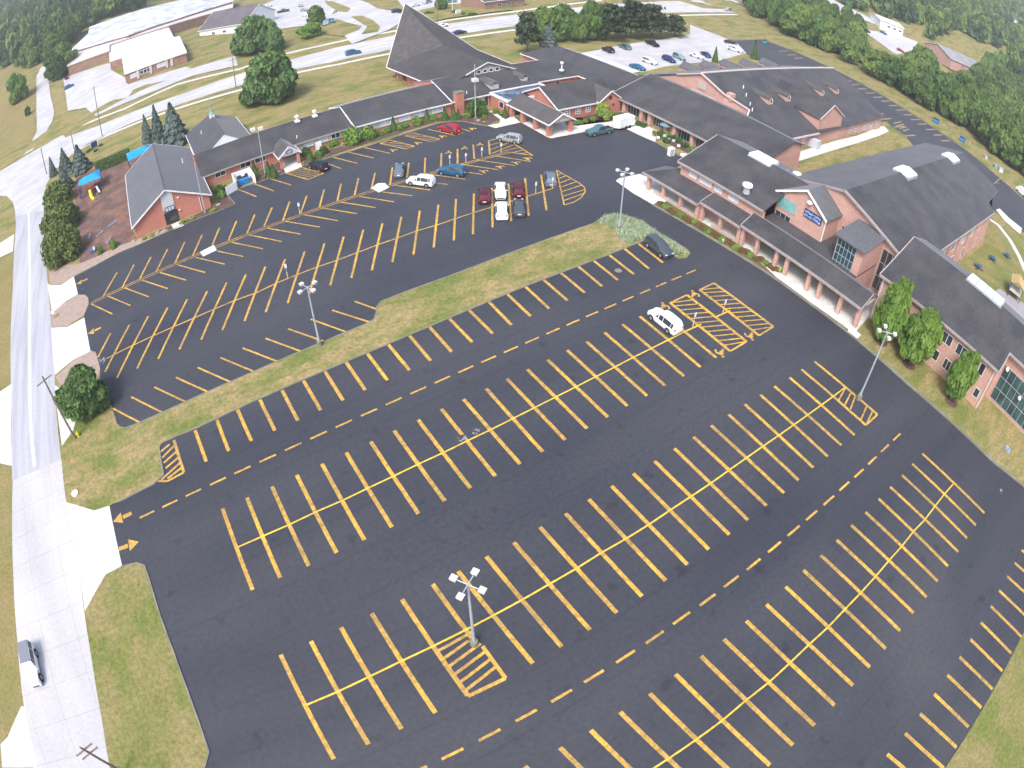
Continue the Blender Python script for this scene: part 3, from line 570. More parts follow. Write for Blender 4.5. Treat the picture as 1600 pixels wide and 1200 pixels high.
def window(par, o, u, w, h, n, cols=2, rows=1, fm=None, gm=None, fw=.09, name='window'):
    """o bottom-left corner on the wall, u along, n outward"""
    o, u, n = Vector(o), Vector(u).normalized(), Vector(n).normalized(); z = Vector((0, 0, 1)); f = MB(); d = .07
    for a in range(cols+1): f.obox(o+u*((w-fw)*a/cols), u*fw, n*d, z*h)
    for b in range(rows+1): f.obox(o+z*((h-fw)*b/rows), u*w, n*(d+.004), z*fw)
    W_ = f.build(name, fm or TRIM, par)
    p = MB(); p.face([o+n*.025, o+u*w+n*.025, o+u*w+z*h+n*.025, o+z*h+n*.025]); p.build('pane', gm or GLASS, W_)
    return W_
S_, N_, E_d, W_d = Vector((0, -1, 0)), Vector((0, 1, 0)), Vector((1, 0, 0)), Vector((-1, 0, 0))
UX, UYm = Vector((1, 0, 0)), Vector((0, -1, 0))
def pipe(par, x, y, z, h=.7, r=.1): MB().tube((x, y, z-.3), (x, y, z+h), r).build('vent_pipe', WHITE, par)

# ---- brick hall at the left with the glass door in its gable
b = thing('brick_hall', 'red brick gabled hall with grey shingle roof and glass door beside the mulch playground', 'hall', (1.5, 107.6, 0))
bi = Matrix.Translation((-1.5, -107.6, 0))
def adopt(root):                                 # parts were laid out in world coordinates: keep them there
    for ch in root.children: ch.matrix_parent_inverse = Matrix.Translation(root.location).inverted()
gable(b, -5.6, 9.2, 107.8, 136.6, 2.85, 6.95, 'Y', m=SHIN2, ridge=1.5)
MB().box(.4, 2.7, 107.66, 107.79, 2.9, 6.3).build('gable_panel', mat('grey_panel', (.45, .47, .50), None), b)
window(b, (.4, 107.72, .05), UX, 2.5, 2.3, S_, 2, 1, BLACKM, GLASS, name='door')
window(b, (.75, 107.64, 2.5), UX, 1.8, .95, S_, 3, 1, NAVY, PGLASS)
for x, z in ((3.6, 4.3), (3.4, 1.9)): MB().lathe([(.0, 0), (.22, .02), (.22, .1), (0, .14)], (x, 107.7, z), 10).build('wall_light', WHITE, b)
MB().tube((7.4, 107.68, 0), (7.4, 107.68, 3.2), .07).build('downspout', TRIM, b)
pipe(b, 6.6, 122, 5.4)
adopt(b)
# ---- long classroom wing
b = thing('classroom_wing', 'long low classroom wing with dark shingle roof and a strip of windows facing the lot', 'school wing', (30, 116, 0))
gable(b, 9.2, 41.2, 117.3, 130.6, 2.8, 5.05, 'X', rakes=(0, 0), m=SHIN, tm=FASC)
gable(b, 41.2, 62.2, 116.6, 131.4, 2.95, 5.2, 'X', rakes=(1, 0), m=SHIN)
MB().box(29, 41.1, 117.18, 117.29, 1.0, 2.7).build('window_band', TAN, b); MB().box(41.3, 61, 116.48, 116.59, 1.0, 2.8).build('window_band', TAN, b)
for x in (30.3, 33.4, 36.0, 38.9): window(b, (x, 117.17, 1.15), UX, 1.9, 1.25, S_, 2, 1, TRIM, PGLASS if x < 35 else GLASS)
for x in (42.6, 46.2, 50.4, 54.0, 57.8): window(b, (x, 116.47, 1.15), UX, 2.4, 1.35, S_, 2, 1, TRIM, PGLASS)
for x in (12.0, 17.2, 20.2): window(b, (x, 117.28, 1.2), UX, 2.2, 1.2, S_, 2, 1, TRIM, GLASS)
for x in (33.0, 49.0): MB().box(x-.6, x+.6, 116.2, 116.45, .2, 1.9).build('door_panel', WHITE, b)
pipe(b, 29.5, 118.5, 3.2, .6)
adopt(b)
for i, (px, py) in enumerate(((466, 188.5), (494, 180.5))):
    p = P(px, py, 5.4); v = thing('roof_vent', ['white mushroom roof vent on the long wing, the one nearer the portico', 'white mushroom roof vent on the long wing, the one farther from the portico'][i], 'roof vent', (p.x, 123.2, 4.9), 0, 'mushroom vents on the long wing')
    MB().box(-.5, .5, -.5, .5, 0, .35).build('base', WHITE, v); MB().lathe([(.2, .3), (.2, 1.0), (.45, 1.05), (.45, 1.35), (.2, 1.5)], seg=10).build('hood', WHITE, v)
# ---- portico
b = thing('entrance_portico', 'small gabled portico with white pediment and blue sign on brick piers', 'portico', (26.2, 114, 0))
gable(b, 24.3, 28.1, 113.0, 118.4, 2.75, 4.35, 'Y', oh=.35, m=SHIN3, wall=False, rakes=(1, 0))
MB().face([(24.2, 112.9, 2.55), (28.2, 112.9, 2.55), (28.2, 112.9, 2.75), (26.2, 112.9, 4.1), (24.2, 112.9, 2.75)]).build('pediment', WHITE, b)
sg = MB().box(25.55, 26.85, 112.78, 112.88, 2.85, 3.5).build('sign', NAVY, b)
lt = MB()
for r_, k in ((3.24, 4), (2.98, 5)):
    for i in range(k): lt.box(25.72+i*1.0/k, 25.72+i*1.0/k+.6/k, 112.75, 112.775, r_, r_+.16)
lt.build('lettering', mat('pale_lettering', (.65, .72, .85), None), sg)
for x in (24.5, 27.9): MB().box(x-.28, x+.28, 113.0, 113.55, 0, 2.6).build('pier', BRK, b)
MB().box(24.6, 27.8, 112.9, 113.05, 2.45, 2.6).build('beam', TRIM, b)
adopt(b)
# ---- chapel
b = thing('chapel', 'grey roofed chapel with a white cupola and thin green spire behind the long wing', 'chapel', (16.2, 136, 0))
gable(b, 10.4, 22.0, 124.5, 146.5, 3.0, 7.0, 'Y', m=SHIN4, ridge=16.1, hip=(0, 4.5))
MB().face([(12.5, 123.96, 4.6), (19.7, 123.96, 4.6), (16.1, 123.96, 6.7)]).build('gable_panel', WHITE, b)
cp = MB().box(15.55, 16.65, 139.55, 140.65, 6.2, 7.6).build('cupola', WHITE, b)
MB().lathe([(.75, 0), (.35, .5), (.16, 1.4), (.08, 3.4), (.02, 5.0)], (16.1, 140.1, 7.6), 8).build('spire', mat('green_copper', (.16, .28, .25), (.22, .32, .3), 2), cp)
pipe(b, 12.8, 137, 4.8)
adopt(b)
# ---- church with the soaring roof
b = thing('church', 'church with a swooping dark roof that rises to a single tall point', 'church', (75.5, 138, 0))
fold = Vector((75.5, 144.0, 8.3)); tip = Vector((75.3, 166.0, 17.4)); fr = Vector((75.8, 124.2, 7.9))
rf = MB(); L0, L1 = Vector((63.9, 123.9, 3.4)), Vector((62.4, 150.3, 3.5)); R0, R1 = Vector((87.6, 123.9, 3.4)), Vector((88.4, 150.3, 3.5))
slab(rf, [L0, fr, fold, L1], .2); slab(rf, [R1, fold, fr, R0], .2)
rf.build('roof', SHINC, b)
r2 = MB(); n_ = 10
def swoop(a, c0, c1, k=10):
    pr = None
    for i in range(k+1):
        t = i/k; q = c0.lerp(c1, t); q = q-Vector((0, 0, 1))*(.9*math.sin(math.pi*t))
        if pr is not None: r2.face([a, pr, q] if a.x < 75 else [a, q, pr])
        pr = q
swoop(L1, fold, tip); swoop(R1, fold, tip)
sp = r2.build('swooping_roof', mat('weathered_shingles', (.075, .072, .072), (.095, .088, .086), .35, .8, .25, c3=(.042, .040, .045), scale3=.9, f3=.6, detail=8, wave=(1.2, .25, 'Z')), b)
MB().face([L1, tip, R1]).build('prow_wall', GLASS, b)
e = MB()
for s, t in ((L0.lerp(L1, .22), L1), (R0, R1), (L1, tip), (R1, tip), (L0.lerp(fr, .52), fr), (R0.lerp(fr, .3), fr)): edgebar(e, s, t, .15, .25, .06)
e.build('fascia', TRIM, b)
w = MB(); w.face([(64.8, 124.6, 0), (64.8, 150, 0), (64.8, 150, 3.5), (64.8, 124.6, 3.5)]); w.face([(86.8, 124.6, 0), (86.8, 150, 0), (86.8, 150, 3.5), (86.8, 124.6, 3.5)]); w.face([(64.8, 150, 0), (86.8, 150, 0), (86.8, 150, 3.3), (64.8, 150, 3.3)])
w.face([(64.8, 124.6, 0), (86.8, 124.6, 0), (86.8, 124.6, 3.3), (75.8, 124.6, 7.5), (64.8, 124.6, 3.3)])
w.build('wall', BRK, b)
MB().face([(70.3, 124.5, 5.0), (81.8, 124.5, 5.0), (75.9, 124.5, 7.5)]).build('gable_siding', mat('grey_siding', (.26, .23, .24), (.3, .27, .27), 1, wave=(2, .3, 'Z')), b)
for x in (73.0, 74.6, 76.2, 77.8): window(b, (x, 124.48, 5.25), UX, 1.2, 1.0, S_, 1, 1, TRIM, GLASS, fw=.16)
for y in (146.0, 139.0, 132.5): window(b, (64.79, y, .4), UYm, 2.2, 2.8, W_d, 3, 1, mat('rust_frame', (.2, .06, .04), None), mat('rust_glass', (.09, .04, .03), None))
MB().tube((64.7, 149.0, 0), (64.7, 149.0, 3.4), .08).build('downspout', TRIM, b)
adopt(b)
# ---- centre block between the wing and the church
b = thing('centre_block', 'low dark roofed block with tall brick chimney below the church', 'church building', (66, 120, 0))
rf = gable(b, 62.4, 84.5, 116.7, 134.2, 3.05, 5.55, 'X', rakes=(0, 0), m=SHIN)
e = MB(); edgebar(e, (62.3, 116.2, 2.95), (62.3, 125.45, 5.58), .15, .28, .06); e.build('rake_board', TRIM, rf)
ch = MB().box(62.9, 64.7, 115.4, 116.8, 0, 4.9).build('chimney', BRK, b); MB().box(62.8, 64.8, 115.3, 116.9, 4.9, 5.1).build('chimney_cap', CURB, ch)
dr = MB(); dr.face([(72.6, 121.6, 4.4), (72.6, 117.7, 4.6), (72.6, 117.7, 3.2)]); dr.face([(74.6, 121.6, 4.4), (74.6, 117.7, 4.6), (74.6, 117.7, 3.2)]); dr.face([(72.6, 117.7, 3.2), (74.6, 117.7, 3.2), (74.6, 117.7, 4.6), (72.6, 117.7, 4.6)])
d_ = dr.build('dormer', mat('grey_trim', (.42, .41, .43), None), b); q = MB(); slab(q, [(72.3, 117.4, 4.6), (73.6, 117.4, 5.1), (73.6, 123, 5.1), (72.3, 123, 4.6)], .08); slab(q, [(73.6, 117.4, 5.1), (74.9, 117.4, 4.6), (74.9, 123, 4.6), (73.6, 123, 5.1)], .08); q.build('dormer_roof', SHIN3, d_)
window(b, (70.3, 116.69, .1), UX, 1.0, 2.4, S_, 1, 1, TRIM, GLASS, name='door')
MB().box(69.0, 70.1, 116.55, 116.68, 0, 2.7).build('grey_panel', mat('grey_panel', (.45, .47, .50), None), b)
pipe(b, 66.8, 118, 3.5, .6)
adopt(b)
# ---- flat-roofed lobby
b = thing('flat_roofed_lobby', 'flat roofed brick lobby with mottled blue-grey roof and white parapet behind the entrance canopy', 'lobby', (77, 112, 0))
MB().box(71.6, 84.4, 109.6, 116.3, 0, 3.0).build('wall', BRK, b)
MB().box(71.7, 84.3, 109.7, 116.2, 3.0, 3.06).build('roof', DKROOF, b)
pr = MB(); pr.box(71.4, 71.75, 109.4, 116.5, 2.75, 3.3); pr.box(84.25, 84.6, 109.4, 116.5, 2.75, 3.3); pr.box(71.76, 84.24, 116.16, 116.5, 2.75, 3.3); pr.box(71.76, 84.24, 109.4, 109.74, 2.75, 3.3); pr.build('parapet', TRIM, b)
window(b, (71.59, 112.9, .8), UYm, 1.8, 1.5, W_d, 1, 1, TRIM, GLASS)
adopt(b)
# ---- entrance canopy (porte-cochere)
b = thing('entrance_canopy', 'drive-up canopy with dark gabled roof on square brick columns beside the white walk', 'canopy', (74.2, 101, 0))
gable(b, 71.5, 77.0, 95.1, 109.2, 3.05, 4.6, 'Y', oh=.5, m=SHIN3, wall=False, rakes=(1, 0))
for y in (95.5, 99.8, 104.2, 108.2): MB().box(71.3, 72.1, y-.4, y+.4, 0, 2.85).build('column', BRK, b)
for y in (95.5, 101.5, 107.0): MB().box(76.4, 77.2, y-.4, y+.4, 0, 2.85).build('column', BRK, b)
MB().face([(71.3, 94.9, 2.8), (77.2, 94.9, 2.8), (77.2, 94.9, 2.95), (74.25, 94.9, 4.4), (71.3, 94.9, 2.95)]).build('pediment', TAN, b)
MB().box(71.5, 77.0, 95.2, 109, 2.75, 2.83).build('ceiling', TAN, b)
adopt(b)
# ---- assembly hall (gable to the west)
b = thing('assembly_hall', 'brick hall with dark roof and three white-barred windows above a mulch bed', 'hall', (86, 107, 0))
gable(b, 78.0, 94.2, 101.0, 113.4, 3.1, 6.1, 'X', oh=.45, m=SHIN, rakes=(1, 0))
gable(b, 88.2, 94.2, 100.4, 107.4, 3.3, 5.4, 'Y', oh=.35, m=SHIN3, rakes=(1, 0))
for x in (79.6, 82.3, 85.0): window(b, (x, 100.98, .9), UX, 1.35, 1.7, S_, 2, 3, TRIM, GLASS, fw=.18)
MB().box(90.8, 91.6, 100.33, 100.39, 3.3, 4.0).build('gable_vent', BLACKM, b); MB().box(91.9, 92.3, 100.33, 100.39, 1.7, 2.1).build('wall_vent', BLACKM, b)
adopt(b)
# ---- north wing, cross wing with hipped end
b = thing('north_wing', 'low dark shingle-roofed wing with a brick courtyard wall and white fascia', 'church building', (92, 126, 0))
gable(b, 84.4, 97.5, 118.8, 134.0, 3.05, 5.5, 'X', rakes=(0, 0), m=SHIN)
window(b, (90.5, 118.79, .9), UX, 1.4, 1.2, S_, 1, 1, TRIM, GLASS)
adopt(b)
b = thing('hipped_cross_wing', 'long dark roofed cross wing with hipped end next to the rear lot', 'church building', (104, 122, 0))
gable(b, 97.4, 111.0, 102.0, 142.2, 3.05, 5.6, 'Y', m=SHIN, hip=(0, 6.5), rakes=(0, 1))
adopt(b)
p = P(878, 100, 6.2)
v = thing('roof_vent', 'white mushroom roof vent on the cross wing beyond the courtyard', 'roof vent', (p.x, p.y, 4.4)); MB().box(-.4, .4, -.4, .4, 0, .4).build('base', WHITE, v); MB().lathe([(.15, .3), (.15, 1.9), (.42, 1.95), (.42, 2.3), (.15, 2.4)], seg=10).build('hood', WHITE, v)
v = thing('cupola_dormer', 'small white gabled dormer box on the roof by the courtyard', 'dormer', (82.0, 119.5, 3.4)); MB().box(-.7, .7, -.8, 3.0, 0, 1.1).build('wall', mat('grey_trim', (.42, .41, .43), None), v)
q = MB(); slab(q, [(-1, -1, 1.1), (0, -1, 1.7), (0, 3.6, 1.7), (-1, 3.6, 1.1)], .08); slab(q, [(0, -1, 1.7), (1, -1, 1.1), (1, 3.6, 1.1), (0, 3.6, 1.7)], .08); q.build('roof', SHIN3, v)
# ---- glazed fellowship hall
b = thing('fellowship_hall', 'broad low hall with dark roof and a colonnade of tall windows between brick piers', 'hall', (100, 82, 0))
zf = lambda x: 3.4+(x-94.0)*.317
rf = MB(); slab(rf, [(93.6, 62.5, zf(93.4)), (105.5, 62.5, 7.05), (105.5, 103.4, 7.05), (93.6, 103.4, zf(93.4))], .2)
slab(rf, [(105.5, 62.5, 7.05), (109.4, 62.5, 5.85), (109.4, 97, 5.85), (105.5, 103.4, 7.05)], .2); roof = rf.build('roof', SHIN, b)
e = MB(); edgebar(e, (93.55, 62.5, 3.2), (93.55, 103.4, 3.2), .15, .4); edgebar(e, (93.6, 103.45, zf(93.4)), (105.5, 103.45, 7.05), .15, .3, .06); e.build('fascia', FASC, roof)
w = MB(); w.box(95.0, 109.0, 63.0, 102.9, 0, 3.15); w.face([(95, 63, 3.1), (109, 63, 3.1), (109, 63, 5.7), (105.5, 63, 6.8)])
w.face([(109, 63, 0), (109, 78, 0), (109, 78, 5.7), (109, 63, 5.7)]); w.build('wall', BRKP, b)
for y in (99.3, 93.9, 91.4, 86.6, 84.2, 79.3, 74.4, 69.5, 64.5): MB().box(94.1, 94.95, y-.42, y+.42, 0, 3.1).build('pier', BRKP, b)
for a, c in ((98.8, 94.4), (93.4, 91.9), (90.9, 87.1), (83.7, 79.8), (78.8, 74.9), (73.9, 70.0), (69.0, 65.0)): window(b, (94.99, a, .15), UYm, a-c, 2.7, W_d, 5 if a-c > 2 else 2, 1, STEEL, GLASS, fw=.07)
MB().face([(105.4, 103, 6.6), (94.6, 103, 3.2), (109.2, 103, 3.2), (109.2, 103, 5.2)]).build('gable_end', BRKP, b)
adopt(b)
# ---- big brick hall with dormers
b = thing('gymnasium', 'large dark-roofed brick hall with small brick dormers and a tall gabled bay', 'hall', (135, 88, 0))
zs = lambda y: 3.35+(y-69.8)*.365
RID = 91.0; ZR = zs(RID)
pl = [(109.6, 69.4), (126.6, 69.6), (168.6, 71.6), (168.6, RID), (108.6, RID), (108.6, 84.0), (111.2, 78.7), (105.6, 75.4)]
rf = MB(); slab(rf, [(x, y, zs(y)) for x, y in pl], .25); slab(rf, [(108.6, RID, ZR), (168.6, RID, ZR), (168.6, 112.5, ZR-21.5*.365), (108.6, 112.5, ZR-21.5*.365)], .25); roof = rf.build('roof', SHIN, b)
e = MB()
for s, t in (((108.55, 84.0), (108.55, RID)), ((111.2, 78.7), (108.6, 84.0)), ((105.6, 75.4), (111.2, 78.7)), ((109.6, 69.4), (105.6, 75.4)), ((109.6, 69.35), (127.4, 69.6))): edgebar(e, (*s, zs(s[1])+.03), (*t, zs(t[1])+.03), .3, .35, .06)
edgebar(e, (108.55, 98, ZR-7*.365), (108.55, RID, ZR), .3, .35, .06); edgebar(e, (108.6, RID, ZR+.05), (168.6, RID, ZR+.05), .5, .3, .08)
e.build('fascia', mat('pinkish_trim', (.50, .42, .42), None), roof)
w = MB(); w.face([(108.9, 84.2, 2.5), (108.9, 97.7, 2.5), (108.9, 97.7, ZR-6.7*.365-.3), (108.9, RID, ZR-.3), (108.9, 84.2, zs(84.2)-.3)])
for s, t in (((108.9, 84.2), (111.4, 78.7)), ((111.4, 78.7), (105.9, 75.5)), ((105.9, 75.5), (110.0, 69.9)), ((110.0, 69.9), (168, 72.1)), ((168, 72.1), (168, RID))):
    w.face([(*s, 0), (*t, 0), (*t, zs(t[1])-.28), (*s, zs(s[1])-.28)])
w.face([(108.9, 97.7, 0), (168, 97.7, 0), (168, 97.7, ZR-6.7*.365-.3), (108.9, 97.7, ZR-6.7*.365-.3)])
w.face([(108.9, 97.7, 0), (108.9, 112, 0), (108.9, 112, ZR-21*.365-.3), (108.9, 97.7, ZR-6.7*.365-.3)]); w.face([(108.9, 112, 0), (168, 112, 0), (168, 112, 2.7), (108.9, 112, 2.7)])
w.build('wall', BRKP, b)
MB().box(108.7, 108.88, 89.2, 91.6, 7.2, 9.0).build('louvre', mat('louvre_grey', (.42, .36, .35), None), b)
window(b, (108.87, 93.6, 5.3), UYm, 7.2, .9, W_d, 6, 1, TRIM, PGLASS)
MB().box(109.2, 110.6, 82.4, 83.9, 7.2, 8.9).build('chimney', BRKP, b)
for x in (113.2, 117.2, 121.2): window(b, (x, 69.98+(x-110)*.037-.02, .9), (1, .037, 0), 1.5, 1.6, S_, 2, 2, TRIM, GLASS, fw=.12)
for x in (146.0, 149.6, 155.5, 159.5, 163.5): window(b, (x, 69.9+(x-110)*.037-.03, .8), (1, .037, 0), 1.5, 1.8, S_, 2, 2, TRIM, GLASS, fw=.12)
MB().box(124.5, 126.3, 68.0, 70.4, 0, 2.1).build('entry_canopy', PGLASS, b)
# tall bay
tb = MB(); x0, x1, xm, yb = 128.2, 139.6, 133.9, 70.6; zp, ze_ = 9.9, 6.6
tb.face([(x0, yb, 0), (x1, yb, 0), (x1, yb, ze_), (xm, yb, zp-.2), (x0, yb, ze_)]); tb.face([(x0, yb, 0), (x0, yb+9, 0), (x0, yb+9, ze_), (x0, yb, ze_)]); tb.face([(x1, yb, 0), (x1, yb+9, 0), (x1, yb+9, ze_), (x1, yb, ze_)])
bay = tb.build('gabled_bay', BRKP, b)
q = MB(); slab(q, [(x0-.3, yb-.3, ze_-.1), (xm, yb-.3, zp), (xm, yb+18, zp), (x0-.3, yb+10, ze_-.1)], .18); slab(q, [(xm, yb-.3, zp), (x1+.3, yb-.3, ze_-.1), (x1+.3, yb+10, ze_-.1), (xm, yb+18, zp)], .18); q.build('bay_roof', SHIN, bay)
q = MB(); edgebar(q, (x0-.3, yb-.35, ze_-.1), (xm, yb-.35, zp), .15, .3, .05); edgebar(q, (x1+.3, yb-.35, ze_-.1), (xm, yb-.35, zp), .15, .3, .05); q.build('bay_trim', mat('pinkish_trim', (.5, .42, .42), None), bay)
MB().box(133.7, 134.2, 70.5, 70.59, 2.6, 3.6).build('wall_vent', BRKB, bay)
for (px, py) in ((1204, 163), (1232, 158.5), (1285, 150), (1308, 147)):   # dormers
    d0 = None
    for s in range(60, 400):
        v_ = Vector((0, 0, H))+ray(px, py)*(s*.5)
        if v_.z <= zs(v_.y)+.2 and v_.y < RID: d0 = v_; break
    if d0 is None: continue
    y0 = d0.y; z0 = zs(y0); hh = 1.5; ln = (hh+.7)/.365
    q = MB(); q.face([(d0.x-.9, y0, z0-.2), (d0.x+.9, y0, z0-.2), (d0.x+.9, y0, z0+hh), (d0.x, y0, z0+hh+.7), (d0.x-.9, y0, z0+hh)])
    for sx in (-.9, .9): q.face([(d0.x+sx, y0, z0-.2), (d0.x+sx, y0, z0+hh), (d0.x+sx, y0+hh/.365, z0+hh)])
    dm = q.build('dormer', BRKP, b)
    q = MB(); slab(q, [(d0.x-1.1, y0-.2, z0+hh-.1), (d0.x, y0-.2, z0+hh+.75), (d0.x, y0+ln, z0+hh+.75), (d0.x-1.1, y0+hh/.365, z0+hh-.1)], .1); slab(q, [(d0.x, y0-.2, z0+hh+.75), (d0.x+1.1, y0-.2, z0+hh-.1), (d0.x+1.1, y0+hh/.365, z0+hh-.1), (d0.x, y0+ln, z0+hh+.75)], .1); q.build('dormer_roof', SHIN3, dm)
    window(dm, (d0.x-.5, y0-.01, z0+.25), UX, 1.0, 1.3, S_, 1, 1, TRIM, GLASS, fw=.14)
for (px, py) in ((1079, 99), (1109, 97), (1139, 95), (1167, 93), (1192, 90)):  # gabled bays on the far side
    t_ = P(px, py, 6.6); x, y = t_.x, t_.y; y = 111.0; x = t_.x-(t_.y-111)*t_.x/t_.y*0
    q = MB(); q.face([(x-1.6, 105, 5.0), (x-1.6, y, 2.5), (x-1.6, y, 5.2), (x-1.6, 105, 5.2)]); q.face([(x+1.6, 105, 5.0), (x+1.6, y, 2.5), (x+1.6, y, 5.2), (x+1.6, 105, 5.2)])
    for yy in (y, 105): q.face([(x-1.6, yy, 2.5 if yy == y else 5.0), (x+1.6, yy, 2.5 if yy == y else 5.0), (x+1.6, yy, 5.2), (x, yy, 6.5), (x-1.6, yy, 5.2)])
    dm = q.build('rear_bay', BRKP, b); q = MB(); slab(q, [(x-1.8, 104.8, 5.1), (x, 104.8, 6.6), (x, y+.3, 6.6), (x-1.8, y+.3, 5.1)], .1); slab(q, [(x, 104.8, 6.6), (x+1.8, 104.8, 5.1), (x+1.8, y+.3, 5.1), (x, y+.3, 6.6)], .1); q.build('rear_bay_roof', SHIN2, dm)
for px, py in ((1160, 148), (1165, 155), (1172, 163), (1176, 168)):
    v_ = P(px, py, 7.3); pipe(b, v_.x, v_.y, zs(v_.y), .8, .12)
adopt(b)
# ---- clerestory building behind the covered walk
b = thing('clerestory_building', 'dark-roofed building with a row of pale clerestory windows above the covered walk', 'church building', (84, 57, 0))
rf = MB(); slab(rf, [(75.0, 47.4, 6.45), (84.3, 47.4, 9.9), (84.3, 65.4, 9.9), (75.0, 65.4, 6.45)], .2); slab(rf, [(84.3, 44, 9.9), (93.2, 47.4, 6.8), (93.2, 66.4, 6.8), (84.3, 65.4, 9.9)], .2); slab(rf, [(84.3, 44, 9.9), (84.3, 47.4, 9.9), (80, 47.4, 8.3)], .2)
roof = rf.build('roof', SHIN, b)
e = MB(); edgebar(e, (74.95, 47.4, 6.45), (74.95, 65.4, 6.45), .2, .35); edgebar(e, (75, 65.45, 6.45), (84.3, 65.45, 9.9), .15, .3, .04); e.build('fascia', FASC, roof)
w = MB(); w.face([(75.5, 47.4, 0), (75.5, 65, 0), (75.5, 65, 6.3), (75.5, 47.4, 6.3)]); w.face([(75.5, 65, 0), (92.7, 65, 0), (92.7, 65, 6.6), (84.3, 65, 9.6), (75.5, 65, 6.3)]); w.face([(92.7, 65, 0), (92.7, 46, 0), (92.7, 46, 6.5), (92.7, 65, 6.5)])
w.build('wall', BRKP, b)
for y, l in ((63.0, 1.5), (60.8, 2.6), (57.6, 1.6), (54.6, 2.0)): window(b, (75.49, y, 4.75), UYm, l, 1.15, W_d, 2, 1, TRIM, PGLASS)
adopt(b)
# ---- sanctuary with two gables to the west
b = thing('sanctuary', 'tall salmon brick sanctuary with big grey roof and a blue sign on its front gable', 'church', (100, 39, 0))
YR = 39.4; ZS = 12.5
zn = lambda y: ZS-(y-YR)*.345; zo = lambda y: ZS-(YR-y)*.345
rf = MB(); slab(rf, [(84.2, YR, ZS), (149, YR, ZS), (150, 50.6, zn(50.6)), (86, 50.8, zn(50.8))], .25)
slab(rf, [(84.2, 26.4, zo(26.4)), (97.6, 24.9, zo(24.9)), (135.8, 24.7, zo(24.7)), (138, 27.2, zo(27.2)), (151, 28.2, zo(28.2)), (149, YR, ZS), (84.2, YR, ZS)], .25); roof = rf.build('roof', SHIN, b)
e = MB(); edgebar(e, (84.1, YR, ZS), (84.1, 26.4, zo(26.4)), .3, .4, .06); edgebar(e, (84.1, YR, ZS), (85.9, 50.8, zn(50.8)), .3, .4, .06); edgebar(e, (97.6, 24.85, zo(24.9)), (135.8, 24.65, zo(24.7)), .2, .4, .04); e.build('fascia', FASC, roof)
w = MB(); w.face([(84.6, 26.8, 0), (84.6, 50, 0), (84.6, 50, zn(50)-.3), (84.6, YR, ZS-.3), (84.6, 26.8, zo(26.8)-.3)])
w.face([(97.0, 25.4, 0), (135.3, 25.2, 0), (135.3, 25.2, zo(25.2)-.3), (97.0, 25.4, zo(25.4)-.3)]); w.face([(84.6, 26.8, 0), (97, 26.8, 0), (97, 26.8, 7.8), (84.6, 26.8, 7.8)]); w.face([(84.6, 50, 0), (148, 50, 0), (148, 50, zn(50)-.3), (84.6, 50, zn(50)-.3)])
w.face([(148, 29, 0), (148, 50, 0), (148, 50, zn(50)-.3), (148, YR, ZS-.3), (148, 29, zo(29)-.3)]); w.face([(135.3, 25.2, 0), (148, 29, 0), (148, 29, zo(29)-.3), (135.3, 25.2, zo(25.2)-.3)])
w.build('wall', BRKP, b)
for x in (99.5, 106, 112.5, 119, 125.5, 131): window(b, (x, 25.3, 4.6), UX, 2.2, 2.3, S_, 2, 1, TRIM, TGLASS if x % 2 else GLASS)
for x in (99.5, 108, 116, 124, 131): window(b, (x, 25.3, .5), UX, 3.2 if x < 128 else 1.8, 2.4, S_, 3, 1, TRIM, GLASS)
for x in (97.6, 104, 110, 117, 123, 129.5): MB().box(x, x+.8, 24.95, 25.24, 0, 7.0).build('pilaster', BRKP, b)
# projecting front gable
fx = 80.0; y0, y1, ym, ep, zp = 39.4, 48.6, 43.4, 8.35, 11.2
q = MB(); q.face([(fx, y0, 3), (fx, y1, 3), (fx, y1, ep), (fx, ym, zp-.2), (fx, y0, ep)]); q.face([(fx, y0, 3), (84.6, y0, 3), (84.6, y0, ep), (fx, y0, ep)]); q.face([(fx, y1, 3), (84.6, y1, 3), (84.6, y1, ep), (fx, y1, ep)])
fg = q.build('front_gable', BRKP, b)
q = MB(); slab(q, [(fx-.35, y0-.4, ep-.1), (fx-.35, ym, zp), (85.4, ym, zp), (85.4, y0-.4, ep-.1)], .18); slab(q, [(fx-.35, ym, zp), (fx-.35, y1+.4, ep-.1), (86, y1+.4, ep-.1), (86, ym, zp)], .18); q.build('front_gable_roof', SHIN2, fg)
q = MB(); edgebar(q, (fx-.4, y0-.4, ep-.1), (fx-.4, ym, zp), .16, .35, .05); edgebar(q, (fx-.4, y1+.4, ep-.1), (fx-.4, ym, zp), .16, .35, .05); q.tube((fx-.1, y0-.12, 4.6), (fx-.1, y0-.12, ep), .09); q.build('front_gable_trim', WHITE, fg)
window(fg, (fx-.01, 48.3, 5.9), UYm, 3.4, 1.9, W_d, 3, 1, STEEL, TGLASS)
window(fg, (fx-.01, 48.4, 3.2), UYm, 3.0, 2.0, W_d, 3, 1, STEEL, GLASS)
